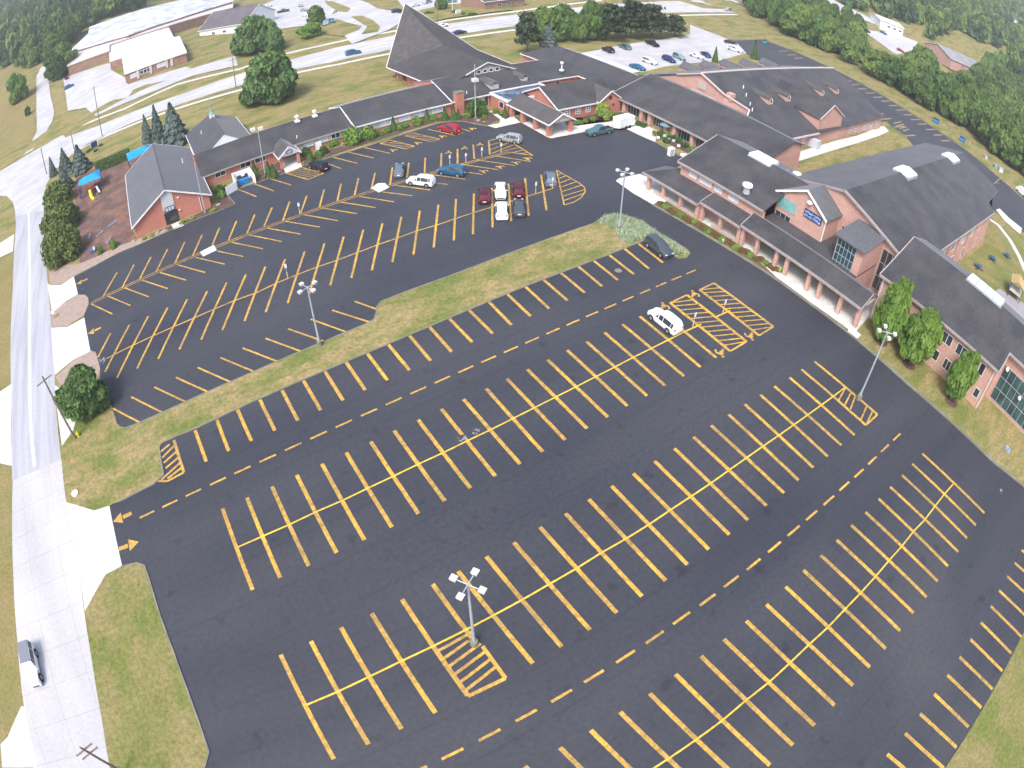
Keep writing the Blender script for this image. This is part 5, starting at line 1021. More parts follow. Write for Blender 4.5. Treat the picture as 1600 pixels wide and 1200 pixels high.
# shrubs by the walls
random.seed(11)
for i, (x, y, w_, k_) in enumerate([(343,303,15,'dbush'),(348,308,14,'bush'),(352,297,10,'bush'),(428,277,13,'arbor'),(421,276,15,'arbor'),(402,278,9,'arbor'),(398,268,9,'arbor'),(486,252,12,'arbor'),(478,243,14,'dbush'),(498,245,12,'bush'),(505,240,13,'dbush'),(532,218,14,'arbor'),(525,227,11,'bush'),(518,230,10,'bush'),(553,222,32,'bush'),(575,216,26,'bush'),(588,204,9,'arbor'),(594,211,10,'bush'),(605,208,11,'bush'),(615,203,13,'arbor'),(625,203,11,'bush'),(634,199,10,'bush'),(652,194,16,'bush'),(667,190,12,'arbor'),(677,188,12,'bush'),(695,187,13,'arbor'),(709,187,13,'arbor'),(716,186,9,'arbor'),(731,184,11,'bush'),(744,180,30,'dbush'),(757,186,8,'bush'),(774,177,10,'bush'),(789,183,11,'arbor'),(812,188,7,'bush'),(1385-0,1e9,0,'')]):
    if w_ == 0: continue
    p = P(x, y); R_ = w_/2/ppm(p)*1.22
    nm, cat = ('arborvitae', 'shrub') if k_ == 'arbor' else ('shrub', 'shrub')
    plant(nm, k_, p, R_, {'arbor': 2.1*R_+.6, 'bush': 1.25*R_+.25, 'dbush': 1.5*R_+.3}[k_], 'upright pointed evergreen shrub in the mulch bed along the long wing' if k_ == 'arbor' else 'rounded green shrub in the mulch bed along the long wing', cat, 'pointed evergreens along the long wing' if k_ == 'arbor' else 'rounded shrubs along the long wing')
for (x, y, w_, l_) in [(158, 396, 13, 'small round shrub at the left on the edge of the playground mulch'), (179, 387, 17, 'larger round green shrub on the edge of the playground mulch')]: p = P(x, y); plant('shrub', 'bush', p, w_/2/ppm(p), 1.7, l_, 'shrub')
for (x, y) in [(227, 374), (238, 369), (293, 345), (302, 342), (330, 331), (336, 328), (284, 349)]: p = P(x, y); plant('low_shrub', 'ybush', p, .6, .5, 'tiny yellowish shrub in the narrow bed below the brick hall gable', 'shrub', 'tiny shrubs below the hall gable')
for (x, y) in [(889, 196), (897, 197), (905, 195), (914, 193), (926, 190), (953, 185), (962, 182)]: p = P(x, y-2); plant('low_shrub', 'bush', p, .8, .9, 'low shrub in the mulch bed below the assembly hall windows', 'shrub', 'low shrubs below the assembly hall')
for (x, y, k_) in [(998, 196, 'dbush'), (1005, 198, 'dbush'), (1033, 212, 'dbush'), (1042, 213, 'bush'), (1052, 217, 'dbush'), (1060, 222, 'dbush'), (1070, 229, 'dbush'), (1080, 236, 'bush'), (1087, 241, 'bush'), (1041, 222, 'dbush')]: p = P(x, y); plant('low_shrub', k_, p, .95, 1.1, 'low shrub in the bed in front of the fellowship hall windows', 'shrub', 'low shrubs by the fellowship hall')
HEA = mat('heather', (.15, .055, .04), (.10, .11, .03), 1.1, .9, .1, obj=False)
for i in range(26):
    t = i/25; x = 1030+t*186; y = 322+t*104+((i*37) % 7-3)*.6; p = P(x, y)
    o = plant('border_plant', 'bush', p+Vector((.3, 0, 0)), .75+.2*((i*13) % 5)/5, .6, 'low bushy plant in the border between the kerb and the covered walkway', 'plant', 'low plants in the border along the covered walkway')
    if i % 3 != 1: o.material_slots[0].link = 'OBJECT'; o.material_slots[0].material = HEA
# clipped hedge, green strip behind the shade sail
a, c = P(152, 268), P(203, 247); u = c-a; L_ = u.length; hd = thing('clipped_hedge', 'long clipped green hedge between the lawn and the playground', 'hedge', (a.x+u.x/2, a.y+u.y/2, 0), math.atan2(u.y, u.x))
rnd = random.Random(5); V, F = [], []
for k in range(9000):
    p = Vector((rnd.uniform(-L_/2, L_/2), rnd.uniform(-1.3, 1.3), rnd.uniform(.1, 2.2))); f = rnd.choice((0, 0, 1, 2))
    if f == 0: p.z = 2.2+rnd.gauss(0, .12); n_ = Vector((0, 0, 1))
    elif f == 1: p.y = -1.3+rnd.gauss(0, .1); n_ = Vector((0, -1, .3))
    else: p.y = 1.3+rnd.gauss(0, .1); n_ = Vector((0, 1, .3))
    leafquads(V, F, p, (n_+Vector((rnd.gauss(0, .4), rnd.gauss(0, .4), rnd.gauss(0, .4)))).normalized(), .16, rnd)
mesh('foliage', V, F, ARBOR, hd)
# pale grasses at the tip of the median
V, F = [], []; rnd = random.Random(8)
gp = [P(*p) for p in [(935, 350), (945, 341), (962, 338), (985, 343), (1003, 350), (1040, 375), (1068, 392), (1070, 399), (1058, 400), (1040, 388), (1020, 376), (1008, 372), (985, 381), (970, 378), (962, 362), (950, 354)]]
def inside(p, poly_):
    c = False; n = len(poly_)
    for i in range(n):
        a, b = poly_[i], poly_[(i+1) % n]
        if (a[1] > p[1]) != (b[1] > p[1]) and p[0] < (b[0]-a[0])*(p[1]-a[1])/(b[1]-a[1])+a[0]: c = not c
    return c
x0, x1 = min(p.x for p in gp), max(p.x for p in gp); y0, y1 = min(p.y for p in gp), max(p.y for p in gp); k = 0
while k < 5200:
    x, y = rnd.uniform(x0, x1), rnd.uniform(y0, y1)
    if not inside((x, y), gp): continue
    k += 1; hgt_ = rnd.uniform(.35, .8); a = rnd.random()*6.283; l_ = rnd.uniform(.1, .4); w_ = .05; b_ = len(V)
    V += [(x-w_*math.sin(a), y+w_*math.cos(a), .1), (x+w_*math.sin(a), y-w_*math.cos(a), .1), (x+l_*math.cos(a)+.02, y+l_*math.sin(a), .1+hgt_), (x+l_*math.cos(a), y+l_*math.sin(a), .1+hgt_*.96)]; F.append([b_, b_+1, b_+2, b_+3])
o = mesh('ornamental_grass', V, F, SAGE); tag(o, 'pale feathery grasses at the rounded tip of the median', 'grass'); o['kind'] = 'stuff'
# ---- tree belts
random.seed(21)
KEEP = []   # trunk sites
belts = [
 ('right', [(1158, 12), (1176, 28), (1256, 66), (1346, 108), (1436, 164), (1510, 208), (1556, 244), (1606, 280), (1650, 310), (1700, 300), (1640, 100), (1600, 90), (1540, 122), (1505, 135), (1470, 128), (1432, 108), (1400, 96), (1352, 84), (1340, 60), (1290, 32), (1230, 8), (1200, 6)]),
 ('rightfar', [(1300, -5), (1345, 22), (1400, 30), (1440, 44), (1455, 62), (1500, 52), (1520, 62), (1600, 88), (1650, 80), (1640, -30), (1560, -40), (1400, -30)]),
 ('left', [(106, 103), (100, 120), (88, 122), (84, 100), (74, 92), (55, 105), (40, 112), (20, 100), (0, 108), (-30, 110), (-30, -40), (230, -30), (218, 12), (140, 38), (136, 50), (105, 78)]),
 ('leftlane', [(86, 100), (104, 100), (104, 110), (98, 128), (82, 128), (80, 112)])]
inst = []; occupied = []
KEEPOUT = [[(1346, 44), (1392, 44), (1438, 64), (1436, 84), (1400, 92), (1350, 68)], [(1456, 62), (1505, 62), (1536, 96), (1500, 118), (1466, 112)]]
for nm, poly_ in belts:
    step = 8.5 if nm in ('right', 'leftlane') else 10.5
    xs_ = [(-420, 620)]
    if nm in ('right', 'rightfar'): X0, X1, Y0, Y1 = 150, 950, -60, 620
    else: X0, X1, Y0, Y1 = -620, 160, 240, 1150
    y = Y0
    while y < Y1:
        x = X0
        while x < X1:
            qx, qy = x+random.uniform(-.42, .42)*step, y+random.uniform(-.42, .42)*step; z = T(qx, qy)
            d = math.hypot(qx, qy); st = step
            v = RM3.transposed() @ (Vector((qx, qy, z))-Vector((0, 0, H)))
            if v.z < 0:
                px, py = W2P((qx, qy, z))
                hm_ = 99
                if nm == 'right':                 # trees in front of the clearing stand lower
                    for hh_ in (4, 6, 8, 10, 12, 14, 17):
                        if any(inside(W2P((qx, qy, z+hh_)), k_) for k_ in KEEPOUT): hm_ = hh_-1.5; break
                    if hm_ < 4: px = -9e9
                if inside((px, py), poly_) and (d < 430 or random.random() < (430/d)**1.1): inst.append((d, qx, qy, z, hm_, py, nm))
            x += step
        y += step
inst.sort(); print('belt trees', len(inst))
NEAR = 300; kinds = ['woodA', 'woodB', 'woodC', 'woodD']
for i, (d, x, y, z, px, py, nm) in enumerate(inst[:NEAR]):
    h = min(random.uniform(11, 18), px); r = random.uniform(5.2, 8.6)*(.6+.4*min(1, h/12))
    plant('broadleaf_tree', random.choice(kinds), (x, y, z), r, h, *(('leafy broadleaf tree in the dense belt beyond the back drive at the upper right', 'tree', 'trees of the right wooded belt') if x > 100 else ('leafy broadleaf tree in the woods by the country lane at the upper left', 'tree', 'trees of the left woods')))
# the rest of the woods reads as one mass
V, F = [], []
base = [crown_mesh('tmp', 100+k, 420, .26, 'round' if k != 2 else 'tall', LEAFD, 16, .08) for k in range(4)]
src = [([v.co.copy() for v in me.vertices], [list(p.vertices) for p in me.polygons]) for me in base]
for me in base: bpy.data.meshes.remove(me)
mi = []
for (d, x, y, z, px, py, nm) in inst[NEAR:]:
    sv, sf = random.choice(src); h = min(random.uniform(11, 18), px); r = random.uniform(5.5, 8.5)*(.6+.4*min(1, h/12)); a = random.random()*6.283; ca, sa = math.cos(a)*r, math.sin(a)*r; b_ = len(V)
    V += [(x+v.x*ca-v.y*sa, y+v.x*sa+v.y*ca, z+v.z*h) for v in sv]; F += [[b_+i for i in f] for f in sf]; mi += [random.choice((0, 0, 1, 2))]*len(sf)
LF2 = mat('far_leaf', (.070, .125, .045), (.140, .205, .055), .03, .8, .1, c3=(.045, .085, .04), scale3=.09, f3=.6)
LF3 = mat('far_leaf_light', (.17, .25, .06), (.12, .2, .05), .05, .8, .1); LF4 = mat('far_leaf_dark', (.05, .095, .045), (.075, .13, .05), .05, .8, .1)
o = mesh('far_woods', V, F, [LF2, LF3, LF4], mi=mi); tag(o, 'far wooded hillsides behind the roads at both upper corners', 'woods'); o['kind'] = 'stuff'
print('far faces', len(F))
# ================================================================== VEHICLES
def paint(name, c, metal=.3, rough=.3): return mat('paint_'+name, c, None, rough=rough, spec=.5, metal=metal)
PAINTS = {'white': paint('white', (.72, .74, .76), 0), 'silver': paint('silver', (.42, .45, .47), .5), 'red': paint('red', (.42, .012, .035)), 'maroon': paint('maroon', (.085, .012, .024)), 'black': paint('black', (.015, .018, .022)), 'dark_grey': paint('dark_grey', (.07, .085, .105)), 'slate': paint('slate', (.13, .17, .22)), 'blue': paint('blue', (.02, .12, .24)), 'navy': paint('navy', (.015, .035, .12)), 'teal': paint('teal', (.08, .16, .18)), 'light_teal': paint('light_teal', (.22, .34, .36))}
CGL = mat('car_glass', (.025, .035, .045), None, rough=.08, spec=.9)
CGB = mat('painted_sky_glass', (.13, .22, .25), None, rough=.12, spec=.9)  # car glass with the sky's reflection put into its base colour
CGP = mat('pink_tinted_glass', (.42, .16, .24), None, rough=.2, spec=.7)
TYRE = mat('tyre', (.015, .015, .016), None, rough=.85); RIM = mat('alloy_rim', (.4, .41, .43), None, rough=.35, metal=.6)
LAMPC = mat('headlamp', (.75, .78, .8), None, rough=.2); LAMPR = mat('tail_lamp', (.35, .01, .01), None, rough=.3)
ST = {  # (x/L, halfwidth factor, belt z, top z, top halfwidth factor, cabin?)
 'suv': (4.75, 1.92, [(-.5, .86, .78, .86, .80, 0), (-.488, .95, .98, 1.05, .84, 0), (-.435, .99, 1.02, 1.60, .70, 1), (-.36, 1, 1.02, 1.68, .74, 1), (-.08, 1, 1.0, 1.72, .76, 1), (.07, 1, .98, 1.66, .74, 1), (.235, .99, .98, 1.08, .82, 0), (.40, .97, .92, 1.0, .80, 0), (.465, .92, .80, .90, .74, 0), (.5, .84, .58, .66, .66, 0)]),
 'sedan': (4.75, 1.84, [(-.5, .84, .70, .80, .76, 0), (-.48, .94, .88, .98, .80, 0), (-.36, .98, .94, 1.04, .80, 0), (-.20, 1, .93, 1.38, .66, 1), (-.05, 1, .92, 1.45, .70, 1), (.07, 1, .90, 1.42, .68, 1), (.24, .99, .88, .98, .80, 0), (.40, .96, .80, .88, .78, 0), (.47, .90, .68, .76, .7, 0), (.5, .82, .52, .58, .62, 0)]),
 'pickup': (5.7, 1.98, [(-.5, .95, 1.0, 1.06, .90, 0), (-.49, .99, 1.08, 1.12, .93, 0), (-.17, 1, 1.1, 1.14, .93, 0), (-.15, 1, 1.1, 1.80, .74, 1), (-.02, 1, 1.08, 1.86, .76, 1), (.08, 1, 1.06, 1.82, .75, 1), (.19, 1, 1.06, 1.20, .86, 0), (.42, .98, 1.02, 1.14, .84, 0), (.485, .94, .9, 1.0, .8, 0), (.5, .88, .6, .7, .75, 0)]),
 'jeep': (4.7, 2.12, [(-.5, .96, 1.05, 1.1, .88, 0), (-.497, .98, 1.1, 1.78, .82, 1), (-.30, 1, 1.1, 1.84, .84, 1), (-.02, 1, 1.1, 1.84, .84, 1), (.05, 1, 1.1, 1.80, .82, 1), (.12, 1, 1.08, 1.16, .84, 0), (.42, .90, 1.04, 1.12, .78, 0), (.49, .86, .95, 1.02, .74, 0), (.5, .84, .62, .68, .7, 0)])}
def vehicle(kind, pcol, pos, rz, label, cat, name='parked_car', glass=CGL, roofglass=None, roofm=None, group=None, bed=True):
    Lg, Wd, st = ST[kind]; root = thing(name, label, cat, pos, rz, group); hw = Wd/2; V = []; F = []
    def ring(s):
        x = s[0]*Lg; w = hw*s[1]; wt = hw*s[4]
        r = [(x, w*.90, .24), (x, w, .50), (x, w*.995, s[2]-.12), (x, w*.97, s[2]), (x, wt, s[3]-.03), (x, wt*.85, s[3]+.02)]
        return r+[(a, -b, c) for a, b, c in r[::-1]]
    rings = [ring(s) for s in st]; n = 12
    for r in rings: V += r
    for i in range(len(rings)-1):
        for j in range(n): F.append([i*n+j, (i+1)*n+j, (i+1)*n+(j+1) % n, i*n+(j+1) % n])
    F.append(list(range(n))); F.append(list(range(len(V)-1, len(V)-n-1, -1)))
    body = mesh('body', V, F, PAINTS[pcol], root)
    me = body.data; me.polygons.foreach_set('use_smooth', [True]*len(me.polygons)); me.set_sharp_from_angle(angle=R(38))
    def quad(nm, pts, sh, m, off=.015):
        pts = [Vector(p) for p in pts]; c = sum(pts, Vector())/len(pts); nn = (pts[1]-pts[0]).cross(pts[-1]-pts[0]).normalized()
        if nn.dot(c-Vector((c.x*.5, 0, .6))) < 0: nn = -nn
        q = [c+(p-c)*sh+nn*off for p in pts]; MB().face(q).build(nm, m, root)
    cab = [i for i, s in enumerate(st) if s[5]]; a, b = cab[0], cab[-1]
    quad('windshield', [rings[b][4], rings[b+1][4], rings[b+1][7], rings[b][7]], .9, roofglass or glass, .02)
    quad('rear_window', [rings[a][4], rings[a-1][4] if kind != 'jeep' else rings[a][3], rings[a-1][7] if kind != 'jeep' else rings[a][8], rings[a][7]], .84, roofglass or glass, .02)
    for sgn in (0, 1):
        for i in range(a, b):
            if st[i+1][0]-st[i][0] < .06: continue
            i3, i4 = (3, 4) if sgn == 0 else (8, 7)
            quad('side_window', [rings[i][i3], rings[i+1][i3], rings[i+1][i4], rings[i][i4]], .93, glass, .018)
        i3, i4 = (3, 4) if sgn == 0 else (8, 7)
        quad('side_window', [rings[b][i3], rings[b+1][i3], Vector(rings[b][i4])], .66, glass, .02)
    if roofm:
        q = MB(); r0, r1 = rings[a], rings[b]; slab(q, [(r0[5][0]+.05, r0[5][1]+.08, 1.90), (r1[5][0]-.02, r1[5][1]+.08, 1.88), (r1[6][0]-.02, r1[6][1]-.08, 1.88), (r0[6][0]+.05, r0[6][1]-.08, 1.90)], .06); q.build('hardtop', roofm, root)
    if kind == 'pickup' and bed: MB().box(-.47*Lg, -.19*Lg, -.72, .72, 1.125, 1.16).build('cargo_bed', BLACKM, root)
    rw = .36 if kind in ('suv', 'sedan') else .41
    for x in (-.30*Lg, .315*Lg):
        for s in (-1, 1):
            t = MB().tube((x, s*(hw-.22), rw), (x, s*(hw+.02), rw), rw, seg=16); w = t.build('wheel', TYRE, root); MB().tube((x, s*(hw-.02), rw), (x, s*(hw+.035), rw), rw*.62, seg=10).build('rim', RIM, w)
            MB().tube((x, s*(hw-.3), rw+.02), (x, s*(hw+.004), rw+.02), rw*1.22, seg=16).build('wheel_arch', BLACKM, root)
    for s in (-1, 1):
        MB().obox((.47*Lg, s*hw*.58-.16, .64), (.12, 0, 0), (0, .32, 0), (0, 0, .16)).build('headlight', LAMPC, root)
        MB().obox((-.5*Lg-.015, s*hw*.72-.11, .82), (.08, 0, 0), (0, .22, 0), (0, 0, .22)).build('taillight', LAMPR, root)
        MB().obox((.17*Lg, s*(hw+.06)-.1, .98), (.12, 0, 0), (0, .2, 0), (0, 0, .14)).build('mirror', PAINTS[pcol], root)
    MB().box(.492*Lg, .507*Lg, -.55, .55, .38, .56).build('grille', BLACKM, root); MB().box(-.509*Lg, -.496*Lg, -.26, .26, .55, .68).build('number_plate', WHITE, root)
    return root
def put(kind, pcol, cpx, frm, to, label, cat='car', T_=False, rear=False, **k):
    a, b = (PT(*frm), PT(*to)) if T_ else (P(*frm), P(*to)); c = PT(*cpx) if T_ else P(*cpx)
    return vehicle(kind, pcol, (c.x, c.y, (T(c.x, c.y)+.3) if T_ else .034), math.atan2(b.y-a.y, b.x-a.x), label, cat, **k)
put('suv', 'white', (1038, 507), (1068.75, 588), (972.5, 507), 'white SUV parked beside the hatched accessible bays in the lower lot', 'SUV', glass=CGL)
put('suv', 'dark_grey', (1029, 392), (975, 388), (1014, 420), 'dark grey SUV parked at the grassy tip of the median', 'SUV', roofglass=CGB)
put('jeep', 'white', (54, 1045), (34, 1000), (48, 1072), 'boxy off-roader with grey top and white bonnet driving on the side street', 'off-road car', name='moving_car', roofm=mat('canvas_top', (.17, .18, .22), None))
put('suv', 'red', (702, 205.5), (710.6, 211.6), (668, 201.9), 'bright red SUV facing the long wing', 'SUV')
put('suv', 'black', (498, 264), (533, 263.5), (505, 253.5), 'black SUV parked next to the hatched zone at the portico', 'SUV', roofglass=CGB)
put('suv', 'white', (658, 288), (672, 297), (615, 289.4), 'white SUV angled beside the double yellow line in the upper lot', 'SUV')
put('suv', 'blue', (706, 272), (727, 280), (671, 272.5), 'teal blue hatchback angled beside the white SUV', 'hatchback', roofglass=CGB)
put('sedan', 'slate', (624, 270), (609.4, 288.8), (613, 262), 'slate blue sedan alone facing the long wing', 'sedan', roofglass=CGB)
put('suv', 'silver', (796, 221), (813, 225), (778, 219), 'silver SUV crossing the hatched triangle near the entrance canopy', 'SUV', name='moving_car')
dn = ((768.5, 294), (769.6, 355.6))
put('suv', 'maroon', (757, 310), dn[1], dn[0], 'maroon SUV alone at the left end of the parked group', 'SUV', roofglass=CGP)
put('sedan', 'white', (782, 303), (782, 285), (784.5, 352), 'pale silver sedan nose to nose with the white hatchback', 'sedan', roofglass=CGB)
put('suv', 'maroon', (810, 301), (825, 337), (820, 279), 'dark red SUV parked right of the pale silver sedan', 'SUV', roofglass=CGP)
put('suv', 'white', (784, 334), (784.5, 352), (782, 290), 'white hatchback at the front of the parked group', 'hatchback')
put('sedan', 'dark_grey', (811, 329), (812, 342), (808, 283), 'dark grey sedan at the front right of the parked group', 'sedan', roofglass=CGB)
put('suv', 'slate', (860, 284), (866, 330), (857, 268), 'slate blue SUV parked beside the rounded hatched island', 'SUV', roofglass=CGB)
put('pickup', 'teal', (936, 209), (957, 202), (915, 209), 'dark teal pickup with roof rack hitched to a white trailer', 'pickup', roofglass=CGB)
put('suv', 'blue', (552, 85), (537, 88), (568, 82), 'dark blue car driving left of the church on the main road', 'car', name='moving_car')
put('sedan', 'navy', (718, 53), (702, 55), (733, 50), 'dark sedan driving right of the tall pole on the main road', 'car', name='moving_car')
put('sedan', 'white', (690, 42.5), (705, 40), (675, 45), 'white sedan driving in the far lane of the main road', 'car', name='moving_car')
put('suv', 'silver', (1137, 17), (1150, 17), (1120, 17), 'silver car driving at the right end of the main road', 'car', name='moving_car')
put('suv', 'white', (876, 11), (890, 9), (860, 14), 'pale car half hidden behind the pines on the main road', 'car', name='moving_car')
for kd, pc, c, a, b, l, ct in [
 ('suv', 'black', (950, 81), (962, 86), (940, 76), 'black SUV nearest the pines in the rear lot', 'SUV'), ('suv', 'teal', (976, 76), (988, 81), (965, 71), 'teal grey SUV beside the black one in the rear lot', 'SUV'), ('pickup', 'black', (1019, 71), (1008, 66), (1032, 77), 'black pickup with silver front in the rear lot', 'pickup'),
 ('suv', 'white', (1015, 99), (1003, 95), (1027, 103), 'white SUV at the left end of the near row of the rear lot', 'SUV'), ('suv', 'navy', (1045, 96), (1033, 91), (1056, 101), 'navy SUV in the near row of the rear lot', 'SUV'), ('suv', 'light_teal', (1061, 92), (1050, 87), (1072, 97), 'pale teal SUV beside the navy one in the rear lot', 'SUV'),
 ('sedan', 'white', (1088, 90), (1075, 86), (1100, 95), 'white sedan in the near row of the rear lot', 'sedan'), ('sedan', 'navy', (1103, 88), (1094, 83), (1111, 93), 'dark blue sedan by the small conical tree', 'sedan'), ('pickup', 'white', (1148, 80), (1134, 76), (1162, 85), 'white pickup at the right end of the rear lot', 'pickup'), ('sedan', 'black', (1141, 68), (1130, 67), (1150, 70), 'dark sedan at the far corner of the rear lot', 'sedan'), ('sedan', 'blue', (996, 108), (985, 105), (1006, 112), 'blue sedan half hidden by the roof at the near edge of the rear lot', 'sedan')]:
    put(kd, pc, c, a, b, l, ct, roofglass=CGB if pc != 'white' else None)
for kd, pc, c, a, b, l in [('suv', 'maroon', (104, 124), (100, 118), (108, 130), 'dark red car at the corner of the lot by the warehouse annex'), ('suv', 'blue', (108, 138), (102, 141), (114, 135), 'bright blue car in the lot by the warehouse annex'),
 ('sedan', 'white', (419, 12), (410, 14), (428, 9), 'white car at the upper left of the far white lot'), ('pickup', 'black', (443, 20), (434, 21), (450, 18), 'black truck in the middle of the far white lot'), ('sedan', 'silver', (470, 11), (465, 8), (476, 13), 'silver car near the top of the far white lot'), ('sedan', 'silver', (476, 18), (471, 18), (482, 18), 'grey car half hidden left of the lot tree'), ('sedan', 'white', (478, 26), (472, 26), (484, 26), 'white car left of the lot tree, the lower one'),
 ('suv', 'light_teal', (508, 40), (505, 36), (512, 44), 'pale teal car right of the lot tree'), ('suv', 'teal', (519, 36), (514, 33), (524, 39), 'dark teal car right of the pale one by the lot tree'), ('sedan', 'white', (521, 21), (517, 23), (525, 19), 'white car by the grass verge of the far lot'), ('suv', 'navy', (621, 20), (613, 21), (629, 18), 'dark blue car turning in behind the church point'), ('sedan', 'white', (648, 11), (641, 13), (655, 10), 'white car right of the church point in the far lot'), ('suv', 'silver', (668, 6), (662, 8), (675, 4), 'silver car left of the tall pole in the far lot'), ('suv', 'light_teal', (705, 5), (697, 6), (712, 4), 'pale teal car in front of the brown brick building'),
 ('suv', 'navy', (1354, 50), (1346, 46), (1362, 54), 'dark blue car at the left of the lot behind the right tree belt'), ('sedan', 'blue', (1380, 53), (1374, 50), (1386, 56), 'blue car in the lot behind the right tree belt'), ('suv', 'red', (1407, 81), (1400, 78), (1414, 84), 'red car in the lot behind the right tree belt'), ('sedan', 'white', (1273, 18), (1266, 15), (1280, 21), 'white car on the far road above the right tree belt')]:
    put(kd, pc, c, a, b, l, 'car', T_=True)
# white cargo trailer
a, c = P(958, 203), P(984, 196); u = (a-c); u.z = 0; tr = thing('cargo_trailer', 'white box trailer hitched behind the dark teal pickup', 'trailer', ((a.x+c.x)/2+.3, (a.y+c.y)/2, .034), math.atan2(u.y, u.x))
MB().box(-2.4, 2.0, -1.05, 1.05, .5, 2.5).prism([(2.0, -1.05), (2.7, -.3), (2.7, .3), (2.0, 1.05)], .5, 2.45).build('body', WHITE, tr)
for x in (-.9, .1):
    for s in (-1, 1): MB().tube((x, s*.95, .36), (x, s*1.15, .36), .36, seg=14).build('wheel', TYRE, tr)
MB().tube((2.6, 0, .45), (3.9, 0, .45), .06).build('tow_bar', BLACKM, tr); MB().box(-2.43, -2.405, -.9, .9, .6, 2.35).build('rear_door', PGLASS, tr)
# ================================================================== LIGHT POLES, SIGNS, UTILITY POLES
def lightpole(base, top, label, ang=.5):
    h, p = hgt(base, top); r = thing('light_pole', label, 'light pole', (p.x, p.y, 0), ang, 'four-headed lot light poles')
    MB().lathe([(.34, 0), (.34, .75), (.30, .8)], seg=14).build('concrete_base', CURB, r); MB().tube((0, 0, .8), (0, 0, h), .13, .085, 10).build('pole', STEEL, r)
    q = MB(); q.tube((-.8, 0, h-.1), (.8, 0, h-.1), .045); q.tube((0, -.8, h-.1), (0, .8, h-.1), .045); q.build('cross_arm', STEEL, r)
    for k in range(4):
        a = k*math.pi/2; d = Vector((math.cos(a), math.sin(a), 0)); s = Vector((-d.y, d.x, 0)); o = d*.72+Vector((0, 0, h-.25)); q = MB(); c = o+d*.35
        pts = [(-.2, -.18), (.2, -.18), (.2, .18), (-.2, .18)]; b_ = len(q.V)
        q.V += [tuple(c+d*x*1.0+s*y*1.0) for x, y in pts]+[tuple(c+d*(x*1.25)+s*(y*1.35)+Vector((0, 0, .30))) for x, y in pts]
        q.F += [[b_+i for i in f] for f in ((3, 2, 1, 0), (4, 5, 6, 7), (0, 1, 5, 4), (1, 2, 6, 5), (2, 3, 7, 6), (3, 0, 4, 7))]
        q.build('lamp_head', LAMP, r)
lightpole((500, 540), (480, 448), 'four-headed light pole on the median beside the upper lot', .35)
lightpole((741, 1007), (737, 912), 'four-headed light pole nearest the camera in its hatched island', .55)
lightpole((967, 360), (978, 268), 'four-headed light pole on the grassy tip of the median', .5)
lightpole((1341, 624), (1382, 516), 'four-headed light pole in the right hatched island', .75)
def wallpole(base, top, label, heads):
    h, p = hgt(base, top); r = thing('light_pole', label, 'light pole', (p.x, p.y, 0)); MB().tube((0, 0, 0), (0, 0, h), .12, .08, 10).build('pole', STEEL, r); MB().lathe([(.3, 0), (.3, .3)], seg=10).build('base', CURB, r)
    for (x, y, z, s) in heads: MB().box(x-s, x+s, y-s, y+s, h+z, h+z+s*1.2).build('lamp_head', LAMP, r)
    return r
wallpole((415, 276), (397, 206), 'slim light pole with two lamp heads by the dumpster enclosure', [(-.9, .3, .2, .42), (.5, -.2, .1, .42)])
wallpole((321, 333), (295, 258), 'slim light pole without visible lamp in front of the brick hall gable', [])
wallpole((743, 186), (740, 100), 'slim white pole with a speaker box by the entry garden', [(0, 0, -3.9, .55)])
def post(base, label, top=None, grp='accessible parking signs', sgn=True, h=None):
    hh, p = (h, P(*base)) if h else hgt(base, top); r = thing('parking_sign', label, 'sign', (p.x, p.y, .02), 0, grp)
    MB().tube((0, 0, 0), (0, 0, .95), .085).build('bollard', YELB, r); MB().tube((0, 0, .95), (0, 0, hh-.05), .04).build('post', STEEL, r)
    MB().box(-.17, .17, -.05, -.03, hh-.55, hh+.1).build('sign_plate', WHITE, r)
for i, (b_, t_) in enumerate([((703, 257.5), (702, 243)), ((728, 254), (727, 240)), ((753, 245), (752, 231)), ((783, 239), (782, 224)), ((837, 302), (836, 285)), ((863, 294), (864, 278)), ((1082, 512.5), (1086, 489)), ((1129, 491), (1135, 469)), ((468.8, 335), (465, 318)), ((450, 435), (444, 414))]):
    post(b_, ['accessible parking sign behind the teal blue hatchback', 'second accessible parking sign of the herringbone row', 'third accessible parking sign of the herringbone row', 'parking sign in the striped triangle by the silver SUV', 'parking sign right of the dark red SUV', 'parking sign in front of the slate blue SUV', 'parking sign by the left hatched bay of the lower lot', 'parking sign by the right hatched bay of the lower lot', 'white-topped sign post on the double yellow line', 'white-topped sign post on the centre line above the light pole'][i], t_)
def upole(base, h, label, arms=1, lean=(0, 0), T_=False, trans=False):
    p = PT(*base) if T_ else P(*base); r = thing('utility_pole', label, 'utility pole', (p.x, p.y, T(p.x, p.y)), .3)
    tp = Vector((lean[0], lean[1], h)); MB().tube((0, 0, -.5), tp, .17, .11, 8).build('pole', WOODP, r)
    for k in range(arms): MB().obox(tp+Vector((-1.2, -.06, -.7-k*.9)), (2.4, 0, 0), (0, .12, 0), (0, 0, .12)).build('cross_arm', WOODP, r)
    if trans: MB().tube(tp+Vector((.35, 0, -2.2)), tp+Vector((.35, 0, -1.3)), .24, seg=10).build('transformer', STEEL, r)
h_, p_ = hgt((118, 686), (61, 592)); upole((118, 686), h_, 'leaning-looking wooden utility pole by the big street tree', 1)
h_, p_ = hgt((195, 1208), (126, 1163)); upole((195, 1208), max(6, min(h_, 11)), 'utility pole cut by the bottom edge beside the street', 2)
upole((160, 213), 17, 'tall brown utility pole at the main road near the corner spruces', 1)
upole((369, 138), 10, 'utility pole with street lamp beside the large maple', 1)
upole((684, 57), 17, 'tall wooden pole behind the church roof', 1)
